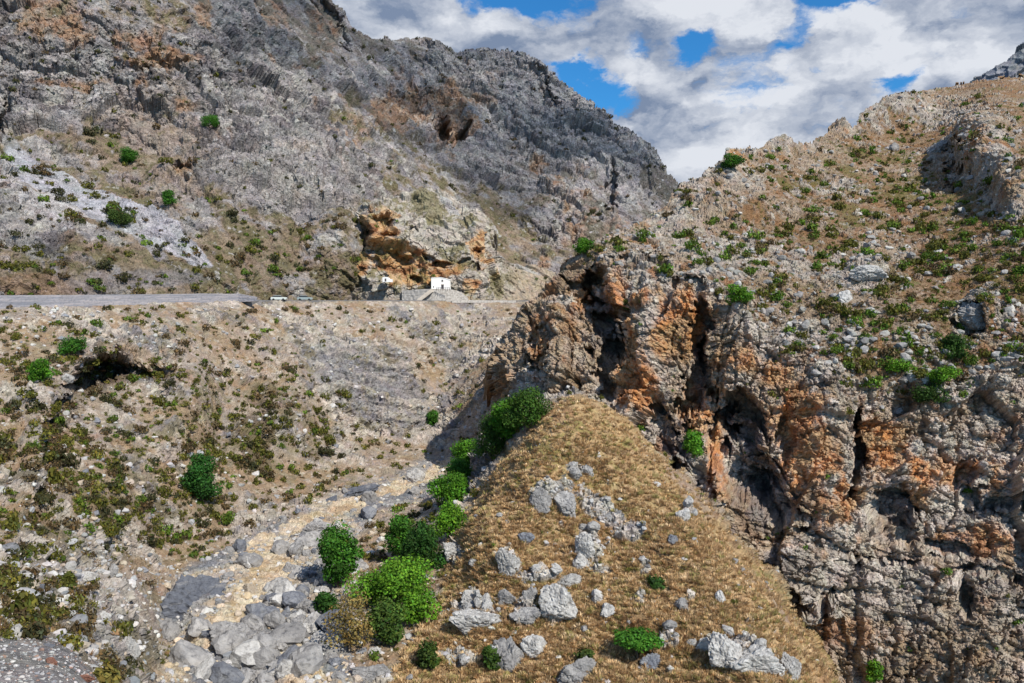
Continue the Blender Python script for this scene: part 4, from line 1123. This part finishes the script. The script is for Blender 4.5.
cand = []
def sow(v, weight, n, kinds, smin, smax, where, **kw):
    for i in pick(v, weight, n, **kw):
        s = smin * (smax / smin) ** (random.random() ** 1.7)
        cand.append((Vector(v.p[i].tolist()), s, random.choice(kinds), where))
cl = sstep(fbm(VAL.base, 1 / 12, 4, .6, 210), -.35, .35)
low = (VAL.y > 306).astype(float)
sow(VAL, VAL.slope * low * (.9 + .5 * cl) * (1 - .8 * VAL.R) * (1 - .75 * blob(VAL.x, VAL.y, 370, 380, 90, 50, 20)) * (1 + .8 * blob(VAL.x, VAL.y, 230, 420, 130, 60)) * (1 + .7 * blob(VAL.x, VAL.y, 110, 500, 130, 70)), 3600, ('olive', 'olive', 'olive', 'green', 'brown', 'brown', 'dark', 'yellow'), .4, 1.5, 'slope', y0=308, y1=560)
sow(VAL, VAL.slope * (blobs(VAL.x, VAL.y, [(50, 600, 90, 50), (140, 655, 40, 40)])), 330, ('olive', 'brown', 'brown', 'dark', 'olive', 'yellow'), .3, 1.1, 'bank', x1=200, y0=540, y1=690)
sow(VAL, VAL.slope * (VAL.x > 330) * (VAL.x < 470), 60, ('olive', 'green', 'brown', 'straw'), .4, 1.1, 'shore', y0=480, y1=683)
sow(VAL, VAL.grass * (VAL.x < 830), 70, ('olive', 'green', 'yellow', 'yellow'), .25, .7, 'spur', y0=410, y1=683)
sow(VAL, VAL.slope * blobs(VAL.x, VAL.y, [(46, 480, 16, 80, 12), (258, 440, 26, 50), (100, 380, 50, 14, -24), (20, 450, 30, 60, 0, .6), (165, 390, 10, 50, 0, .8), (330, 430, 30, 50, 0, .7)], .5), 260, ('dark', 'olive', 'olive', 'brown'), .6, 2.0, 'slope', y0=330, y1=570)
hs = sstep(fbm(CLF.base, 1 / 14, 4, .6, 211) + .5 * blobs(CLF.x, CLF.y, [(830, 165, 100, 26, -8), (930, 200, 80, 40), (700, 240, 80, 40), (780, 230, 90, 40), (900, 260, 120, 30)]), -.2, .5)
ks = np.clip((CLF.x - 560) / 60, 0, 1)
sow(CLF, (1 - CLF.cliff) * (.55 + .6 * hs) * (1 - .45 * CLF.R) * ks, 1250, ('green', 'green', 'bright', 'olive', 'olive', 'olive', 'brown'), .55, 2.1, 'hillside', y0=95, y1=420)
sow(CLF, CLF.cliff * (CLF.x > 500), 120, ('green', 'bright', 'bright', 'olive', 'brown'), .35, 1.3, 'cliff', y0=260, y1=683)
sow(MTN, MTN.S * (1 - .75 * MTN.farb) * (MTN.x < 560), 520, ('olive', 'brown', 'dark', 'green'), .7, 2.6, 'mountain', y0=60, y1=296)
sow(MTN, (1 - MTN.S) * (1 - MTN.farb) * (MTN.x < 420), 520, ('dark', 'dark', 'olive', 'brown'), .6, 1.9, 'mountain', y0=0, y1=296)
sow(MTN, MTN.farb * (MTN.x > 300), 160, ('dark', 'dark', 'brown'), 1.0, 3.0, 'crag', y0=30, y1=260)
sow(OUT, (OUT.y < 294).astype(float) * (1 + 3 * (OUT.x > 490)), 90, ('olive', 'dark', 'brown', 'green'), .35, 1.1, 'outcrop', y0=196, y1=300)
seen = []
for (p, s, k, wh) in cand:
    q = visible(p, 1.5)
    if q:
        seen.append((s * F / p.y, p, s, k, wh))
seen.sort(key=lambda a: -a[0])
WORDS = {'olive': 'olive green', 'green': 'green', 'brown': 'brown', 'dark': 'dark', 'yellow': 'yellowish', 'bright': 'bright green', 'straw': 'dry straw coloured'}
PLACE = {'slope': 'on the tan slope below the road', 'bank': 'on the stony lower left bank', 'shore': 'between riverbed and straw hill', 'spur': 'in the straw coloured grass of the hill', 'hillside': 'on the rocky hillside above the right cliff',
         'cliff': 'rooted in the right cliff face', 'mountain': 'on the left mountain above the road', 'crag': 'on the shaded far mountain', 'outcrop': 'on the outcrop around the orange caves'}
def spot(x, y, wh):
    if wh == 'slope':
        if y < 330: return 'just under the road edge'
        if 55 < x < 150 and 350 < y < 420: return 'around the dark overhang'
        if x < 70: return 'at the far left of the slope' if y < 450 else 'along the dark gully at the far left'
        if 160 < x < 245 and 430 < y < 530: return 'beside the lone tall green tree'
        if x > 300: return 'on the grey strata left of the tree row' if y < 440 else 'just above the far riverbed'
        if y < 400: return 'on the upper slope between road and overhang'
        if y > 500: return 'at the foot of the slope above the dark slab'
        return 'on the middle of the slope right of the tall tree' if x > 200 else 'on the middle of the slope left of the tall tree'
    if wh == 'hillside':
        if y < 170: return 'close under the right skyline'
        if x > 930 and y < 230: return 'beside the tall upper outcrop'
        if x < 700: return 'on the rim above the caves'
        if x > 900: return 'near the rounded grey crag' if y > 250 else 'on the brown upper hillside'
        return 'around the long pale slab' if y > 240 else 'below the jagged skyline crags'
    if wh == 'bank':
        if y < 575: return 'at the top of the stony bank'
        return 'along the upper edge of the gravel' if y > 610 and x < 100 else 'on the mossy bank edge' if x > 100 else 'among the white stones of the bank'
    if wh == 'cliff':
        return 'under the orange stained wall' if y > 480 else 'on the orange stained cliff' if x > 700 else 'beside the tall cave'
    if wh == 'mountain':
        return 'above the scree' if y < 180 else 'beside the scree' if x < 180 else 'left of the orange caves'
    return ''
rest = []
for i, (ps, p, s, k, wh) in enumerate(seen):
    a = random.uniform(0, 6.28)
    sx, sz = s * random.uniform(.85, 1.25), s * random.uniform(.8, 1.25)
    p = p - Vector((0, 0, .12 * s))
    v = random.randrange(4)
    if i < 290:
        o = bpy.data.objects.new('shrub', shrub_mesh(k, v))
        o.location = p; o.scale = (sx, s, sz); o.rotation_euler = (0, 0, a)
        COL.objects.link(o)
        z = spot(*project(p), wh) or PLACE[wh]
        sz_ = 'large' if ps > 13 else 'small'
        tag(o, '%s %s shrub %s' % (sz_, WORDS[k], z), 'shrub', '%s %s shrubs %s' % (sz_, WORDS[k], z))
    else:
        V, Q, C = SHAPES[k][v]
        if ps < 6.5:
            j = np.arange(0, len(Q), 3); V = (V.reshape(-1, 4, 3)[j] ).reshape(-1, 3); C = C.reshape(-1, 4, 3)[j].reshape(-1, 3); Q = np.arange(len(V)).reshape(-1, 4)
            V = V.reshape(-1, 4, 3); m = V.mean(1, keepdims=True); V = (m + (V - m) * 1.6).reshape(-1, 3)
        rest.append((V, Q, C, np.array(p), np.array([sx, s, sz]), a))
merged('scrub', rest, LEAF, 'countless small low shrubs dotted over the slopes', 'scrub')

# ------------------------------------------------------------------ grass tussocks and rubble
def tuft(n, col, h=.5, r=.5):
    a = RNG.random(n) * 6.283; q = RNG.random(n) ** .5 * r * .5; lean = .25 + .75 * RNG.random(n)
    b = np.stack([np.cos(a) * q, np.sin(a) * q, np.zeros(n)], 1)
    tip = b + np.stack([np.cos(a) * r * lean, np.sin(a) * r * lean, h * (1.05 - .55 * lean)], 1)
    side = np.stack([-np.sin(a), np.cos(a), np.zeros(n)], 1) * (.055 + .05 * RNG.random(n))[:, None]
    V = np.stack([b - side, b + side, tip], 1).reshape(-1, 3)
    C = np.repeat(np.array(col)[None] * (1 + .25 * RNG.normal(size=n)).clip(.5, 1.6)[:, None], 3, 0)
    return V, np.arange(3 * n).reshape(n, 3), C
def sow_grass(name, v, weight, n, cols, smin, smax, label, blades=22, **kw):
    T = [[tuft(blades, c) for _ in range(4)] for c in cols]
    ins = []
    for i in pick(v, weight, n, **kw):
        V, Q, C = random.choice(random.choice(T))
        s = random.uniform(smin, smax)
        ins.append((V, Q, C, v.p[i] - np.array([0, 0, .05]), np.array([s, s, s * random.uniform(.7, 1.3)]), random.uniform(0, 6.28)))
    merged(name, ins, STRAWM, label, 'grass')
SC = [(.66, .48, .26), (.60, .42, .225), (.52, .355, .18), (.40, .26, .135), (.68, .52, .32), (.36, .31, .12), (.46, .31, .17)]
sow_grass('dry_grass', VAL, VAL.grass * (1 - .9 * VAL.rg) * (VAL.x < 860), 12500, SC, .55, 1.25, 'dry straw coloured tussock grass covering the hill', y0=398, y1=690)
sow_grass('dry_grass', CLF, (1 - CLF.cliff) * (1 - .8 * CLF.R) * ks, 5500, [(.36, .23, .12), (.30, .17, .08), (.40, .29, .16), (.22, .18, .06)], .5, 1.1, 'reddish brown dry grass on the right hillside', 14, y0=95, y1=420)
sow_grass('dry_grass', VAL, VAL.slope * (1 - .5 * VAL.R) * (VAL.y > 306), 4200, [(.36, .27, .16), (.26, .20, .10), (.16, .14, .05), (.30, .18, .09)], .4, .95, 'thin dry grass on the left slope', 14, y0=306, y1=690)

def sow_rubble(v, weight, n, smin, smax, cols, label, **kw):
    T = [rock_shape(2, 900 + k, 8, .12, 0, .42) for k in range(8)]
    ins = []
    for i in pick(v, weight, n, **kw):
        P, Q = random.choice(T)
        s = smin * (smax / smin) ** (random.random() ** 2.2) * .5
        col = np.array(random.choice(cols)) * random.uniform(.8, 1.15)
        ins.append((P, Q, np.tile(col, (len(P), 1)), v.p[i], np.array([s * random.uniform(.8, 1.3), s, s * random.uniform(.6, 1)]), random.uniform(0, 6.28)))
    merged('rubble', ins, RUBM, label, 'rubble')
RUBM = land_mat('rubble stone', 1.5, 6, .5, .1, .25)
GR = [(.40, .39, .38), (.33, .33, .33), (.52, .50, .48), (.22, .225, .24), (.44, .37, .29), (.48, .46, .43)]
sow_rubble(VAL, VAL.slope * (VAL.y > 306) * (.3 + VAL.R + cl), 3600, .25, 1.6, GR, 'loose grey stones scattered over the left slope', y0=306, y1=600)
sow_rubble(VAL, VAL.slope * blobs(VAL.x, VAL.y, [(70, 600, 120, 60), (120, 650, 60, 50)]), 1500, .12, .9, GR, 'small loose stones on the lower left bank', x1=230, y0=540, y1=690)
sow_rubble(VAL, VAL.river * (1 - .45 * VAL.chan) + .3 * VAL.slope * (VAL.x > 300) * (VAL.y > 470), 1900, .25, 1.2, GR + [(.50, .42, .30), (.46, .36, .24), (.52, .43, .32)], 'pale rounded stones filling the riverbed', x0=140, x1=500, y0=450, y1=690)
sow_rubble(VAL, VAL.grass * (.05 + VAL.rg) * (VAL.x < 830), 700, .2, .9, GR[:3] + [(.48, .46, .43)], 'small white stones in the straw grass', y0=440, y1=690)
sow_rubble(CLF, (1 - CLF.cliff) * (.1 + CLF.R) * ks, 1700, .4, 2.2, [(.36, .34, .32), (.30, .29, .28), (.42, .40, .37), (.25, .24, .23)], 'loose limestone blocks on the right hillside', y0=95, y1=420)
sow_rubble(VAL, VAL.gravel, 900, .04, .22, GR[:4] + [(.3, .2, .16)], 'coarse gravel of the lower left patch', x1=140, y0=620, y1=690)

# ------------------------------------------------------------------ buildings, road, walls, cars
def box(bm, x0, x1, y0, y1, z0, z1):
    vs = [bm.verts.new(c) for c in ((x0, y0, z0), (x1, y0, z0), (x1, y1, z0), (x0, y1, z0), (x0, y0, z1), (x1, y0, z1), (x1, y1, z1), (x0, y1, z1))]
    for f in ((0, 3, 2, 1), (4, 5, 6, 7), (0, 1, 5, 4), (1, 2, 6, 5), (2, 3, 7, 6), (3, 0, 4, 7)):
        bm.faces.new([vs[i] for i in f])
    return vs
def prism(bm, prof, y0, y1):
    a = [bm.verts.new((x, y0, z)) for x, z in prof]; b = [bm.verts.new((x, y1, z)) for x, z in prof]
    bm.faces.new(a); bm.faces.new(b[::-1])
    n = len(prof)
    for i in range(n):
        bm.faces.new((a[i], b[i], b[(i + 1) % n], a[(i + 1) % n]))
def link(bm, name, mat, parent=None, bevel=0.0):
    bmesh.ops.recalc_face_normals(bm, faces=bm.faces)
    if bevel:
        bmesh.ops.bevel(bm, geom=bm.edges[:], offset=bevel, segments=1, affect='EDGES')
    m = bpy.data.meshes.new(name); bm.to_mesh(m); bm.free(); m.materials.append(mat)
    o = bpy.data.objects.new(name, m); COL.objects.link(o)
    if parent:
        o.parent = parent
    return o
WHITE = simple_mat('whitewash', (.86, .85, .82), .85, .2, 1.5, .06)
DARKW = simple_mat('dark wood', (.05, .045, .05), .7)
STONEW = simple_mat('grey masonry', (.40, .375, .345), .95, .8, 1.6, .35)
PLAST = simple_mat('pale concrete', (.62, .54, .45), .9, .2, 1.2, .15)

dch = 254.8
k = dch / F
base = at(440.5, 289.3, dch)
ch = empty('chapel', base)
tag(ch, 'small white chapel standing in front of the orange caves', 'chapel')
w2 = 9.2 * k
bm = bmesh.new()
prism(bm, [(-w2, -.6), (w2, -.6), (w2, 9.0 * k), (w2 * .55, 10.6 * k), (-.1, 11.6 * k), (-w2 * .9, 11.2 * k), (-w2, 10.6 * k)], 0, 5.0)
link(bm, 'wall', WHITE, ch)
bm = bmesh.new()
top = [(w2 + .12, 9.0 * k), (w2 * .55, 10.62 * k), (-.1, 11.62 * k), (-w2 * .9, 11.22 * k), (-w2 - .12, 10.6 * k)]
prism(bm, [(x, z + .01) for x, z in top] + [(x, z + .16) for x, z in top[::-1]], -.1, 5.1)
link(bm, 'roof', WHITE, ch)
bm = bmesh.new(); box(bm, .25, 1.05, -.05, .1, -.5, 1.5); dr = link(bm, 'door', DARKW, ch)
bm = bmesh.new(); box(bm, .15, 1.15, -.04, .04, 1.52, 1.66); link(bm, 'lintel', PLAST, dr)
bm = bmesh.new(); box(bm, .35, .85, -.05, .1, 2.45, 3.0); wn = link(bm, 'window', DARKW, ch)
bm = bmesh.new(); box(bm, .25, .95, -.08, .02, 2.36, 2.45); link(bm, 'sill', PLAST, wn)
bm = bmesh.new(); box(bm, -2.35, -2.05, -.05, .1, .55, 1.0); link(bm, 'window', DARKW, ch)
# little white annex in the cave mouth
b2_ = at(386, 279.5, 251)
sh = empty('cave_shrine', b2_)
tag(sh, 'tiny white wall and hut in the cave mouth left of the chapel', 'shrine')
bm = bmesh.new(); prism(bm, [(-1.1, -.8), (1.0, -.8), (1.0, .45), (.2, .8), (-1.1, .7)], 0, 2.0); link(bm, 'wall', WHITE, sh)
bm = bmesh.new(); box(bm, 1.05, 1.9, .2, 1.8, -.8, .1); link(bm, 'side_wall', WHITE, sh)
bm = bmesh.new(); box(bm, -.4, .1, -.05, .1, -.6, .3); link(bm, 'door', DARKW, sh)

def quad_wall(name, pts, thick, mat, label, cat, nx=40, nz=8, jag=.12):
    """a wall through picture points: list of (px, ytop, ybottom, d)"""
    P = np.array(pts, float)
    t = np.linspace(0, len(P) - 1, nx)
    cols = [np.array([np.interp(t, np.arange(len(P)), P[:, j]) for j in range(4)])][0].T
    bm = bmesh.new()
    grid = []
    for (px, yt, yb, d) in cols:
        T, B = at(px, yt, d), at(px, yb, d - .15)
        col = []
        for j in range(nz + 1):
            q = B.lerp(T, j / nz)
            q = q + Vector((0, random.uniform(-jag, jag), random.uniform(-jag, jag) * .6 if j == nz else 0))
            col.append(q)
        grid.append(col)
    f = [[bm.verts.new(q) for q in c] for c in grid]
    b = [[bm.verts.new(q + Vector((0, thick, 0))) for q in c] for c in grid]
    for i in range(nx - 1):
        for j in range(nz):
            bm.faces.new((f[i][j], f[i + 1][j], f[i + 1][j + 1], f[i][j + 1]))
            bm.faces.new((b[i][j], b[i][j + 1], b[i + 1][j + 1], b[i + 1][j]))
        bm.faces.new((f[i][nz], f[i + 1][nz], b[i + 1][nz], b[i][nz]))
        bm.faces.new((f[i][0], b[i][0], b[i + 1][0], f[i + 1][0]))
    for i in (0, nx - 1):
        for j in range(nz):
            bm.faces.new((f[i][j], f[i][j + 1], b[i][j + 1], b[i][j]))
    o = link(bm, name, mat)
    if label:
        tag(o, label, cat)
    return o
def course_mat():
    m = bpy.data.materials.new('coursed road wall'); m.use_nodes = True
    t = NT(m.node_tree)
    out = t.n('ShaderNodeOutputMaterial')
    b = t.n('ShaderNodeBsdfPrincipled', inp={'Roughness': .9})
    pos = t.n('ShaderNodeTexCoord').outputs['Object']
    st = t.noise(t.vmath('MULTIPLY', pos, (.10, .10, 2.2)), 1.0, 5, .65)
    n = t.noise(pos, 2.0, 6, .65)
    c = t.mix(t.remap(st, .38, .62, 0, 1), (.20, .205, .235, 1), (.38, .35, .36, 1))
    c = t.mix(t.remap(n, .5, .7, 0, .7), c, (.16, .165, .19, 1))
    t.link(c, b.inputs['Base Color'])
    t.link(t.n('ShaderNodeBump', inp={'Height': t.math('ADD', st, n), 'Strength': .6, 'Distance': .12}).outputs[0], b.inputs['Normal'])
    t.link(b.outputs[0], out.inputs[0])
    return m
def vd(px, py):
    h = hit(px, py, [o_val])
    return h[0].y if h else 200
wp = []
for (px, yt, yb) in ((-140, 292, 318), (-60, 294, 314), (0, 295.2, 309.5), (60, 295, 307.8), (130, 294.4, 305.8), (200, 293.6, 303.5), (238, 293.8, 301.4), (256, 297.0, 300.2)):
    wp.append((px, yt, yb + .8 , vd(max(px, -140), yb) + .4))
quad_wall('roadside_wall', wp, 1.0, course_mat(), 'long blue-grey coursed wall carrying the mountain road', 'road wall', 120, 8, .05)
# road ribbon on the bench behind the wall, running on past the parked cars to the chapel
bm = bmesh.new()
prev = None
for px in range(-140, 540, 10):
    if px < 258:
        q = [np.interp(px, [a[0] for a in wp], [a[j] for a in wp]) for j in (1, 3)]
        f_ = float(sstep(np.float64(px), 190, 256))
        n_ = at(px, (q[0] + 1.6) * (1 - f_) + 300.4 * f_, q[1] + 1.0)
    else:
        n_ = at(px, 300.6, vd(px, 302.5) + 1.2)
    ring = [bm.verts.new(n_ + Vector((0, o_, z_))) for o_, z_ in ((0, -3.5), (0, 0), (7.0, .02), (7.0, -3.0))]
    if prev:
        for j in range(3):
            bm.faces.new((prev[j], ring[j], ring[j + 1], prev[j + 1]))
    prev = ring
o = link(bm, 'road', simple_mat('asphalt', (.16, .155, .155), .95, .3, 3, .15)); o['kind'] = 'structure'
# terrace below the chapel and the steps up to it
quad_wall('stone_retaining_wall', [(402, 290.5, 302.5, 255), (415, 289.6, 302.5, 254), (432, 288.8, 303, 252.6), (449, 288.9, 303.5, 254.3), (460, 292, 303.5, 257.0), (468, 298, 303.5, 258.8)], 3.0, STONEW, 'grey stone terrace wall directly below the white chapel', 'retaining wall', 60, 10, .10)
bm = bmesh.new()
A, B = at(417.5, 300.4, 252.6), at(432.0, 289.4, 252.2)
for i in range(16):
    a = A.lerp(B, i / 16); c = A.lerp(B, (i + 1) / 16)
    box(bm, a.x - .3, c.x + .35, a.y - 1.0, a.y + .6, a.z - .6, c.z)
tag(link(bm, 'stairway', PLAST), 'pale flight of steps climbing the terrace wall to the chapel', 'steps')
rl = empty('railing', at(443, 289.6, 251.6)); tag(rl, 'low dark railing along the terrace in front of the chapel', 'railing')
L = 6.5 * k
bm = bmesh.new(); box(bm, -L, L, -.04, .04, .62, .72); box(bm, -L, L, -.03, .03, .3, .36); link(bm, 'rail', DARKW, rl)
for i in range(7):
    x = -L + i * L / 3
    bm = bmesh.new(); box(bm, x - .05, x + .05, -.05, .05, -.4, .72); link(bm, 'post', DARKW, rl)
quad_wall('low_road_wall', [(452, 299.8, 302.8, vd(452, 302.8) - .1), (480, 300.2, 302.8, vd(480, 302.8) - .1), (516, 300.6, 302.8, vd(516, 302.8) - .1)], .4, STONEW, 'low stone edging wall along the track right of the terrace', 'wall', 30, 2, .05)

GLASS = simple_mat('car glass', (.03, .035, .04), .15, 0, 1, .05)
TYRE = simple_mat('tyre rubber', (.02, .02, .02), .9)
def car(px, py, col, label):
    d = vd(px, 302.5) + 3.0
    base = at(px, py, d)
    c = empty('parked_car', base, math.radians(4)); tag(c, label, 'car', None)
    paint = simple_mat('car paint', col, .3, 0, 1, .03)
    bm = bmesh.new(); prism(bm, [(-2.05, .28), (2.05, .28), (2.1, .7), (1.95, .88), (1.1, .95), (-1.9, .98), (-2.08, .8)], -.85, .85); link(bm, 'body', paint, c, .04)
    bm = bmesh.new(); prism(bm, [(-1.75, .98), (1.05, .96), (.45, 1.38), (-1.3, 1.40)], -.74, .74); link(bm, 'cabin_windows', GLASS, c, .03)
    bm = bmesh.new(); prism(bm, [(-1.4, 1.385), (.52, 1.375), (.40, 1.45), (-1.25, 1.47)], -.72, .72); link(bm, 'roof', paint, c, .02)
    for sx in (-1.3, 1.3):
        for sy in (-.78, .78):
            bm = bmesh.new()
            bmesh.ops.create_cone(bm, cap_ends=True, segments=20, radius1=.31, radius2=.31, depth=.2, matrix=Matrix.Translation((sx, sy, .31)) @ Matrix.Rotation(math.pi / 2, 4, 'X'))
            link(bm, 'wheel', TYRE, c)
    for sy in (-.6, .6):
        bm = bmesh.new(); box(bm, 2.02, 2.09, sy - .16, sy + .16, .6, .76); link(bm, 'headlight', WHITE, c)
car(279, 300.6, (.62, .66, .62), 'pale car parked at the end of the long roadside wall')
car(305, 300.6, (.30, .36, .36), 'darker grey-green car parked beyond the pale car')

# ------------------------------------------------------------------ unseen cloud behind the camera, shaped to shade the far mountain
def thin_cloud():
    m = bpy.data.materials.new('thin cloud'); m.use_nodes = True
    t = NT(m.node_tree)
    out = t.n('ShaderNodeOutputMaterial')
    n = t.noise(t.n('ShaderNodeTexCoord').outputs['Object'], .02, 5, .6)
    d = t.n('ShaderNodeBsdfDiffuse', inp={0: (.88, .88, .9, 1)})
    tr = t.n('ShaderNodeBsdfTransparent')
    t.link(t.n('ShaderNodeMixShader', inp={0: t.remap(n, .35, .65, .70, .90), 1: d.outputs[0], 2: tr.outputs[0]}).outputs[0], out.inputs[0])
    return m
def cloud():
    Vs, Qs, n = [], [], 0
    V0, Q0 = ico(3)
    shade = [(180, -30), (330, -30), (350, 10), (380, 30), (440, 34), (530, 48), (600, 100), (685, 180), (675, 195), (640, 178), (590, 150), (555, 165), (540, 215), (500, 225), (455, 188), (410, 150), (365, 112), (310, 75), (230, 50)]
    spots = [(x + 4 * math.sin(y), y, 22) for x in range(170, 700, 20) for y in range(-30, 230, 20) if inside(shade, np.array([float(x)]), np.array([float(y)]))[0]]
    for (x, y, r) in spots:
        h = hit(x, y, [o_mtn])
        if not h:
            continue
        c = h[0] + SUN * 1500
        s = r * h[0].y / F
        P = V0 * (1 + .25 * fbm(V0 + n * .01, 1.6, 4, .55, n % 40))[:, None] * np.array([s, s * .9, s * .75])
        Vs.append(P + np.array(c)); Qs.append(Q0 + n); n += len(V0)
    o = mesh_np('cloud', np.concatenate(Vs), np.concatenate(Qs), thin_cloud(), None, True)
    tag(o, None, None, None, 'structure')
cloud()
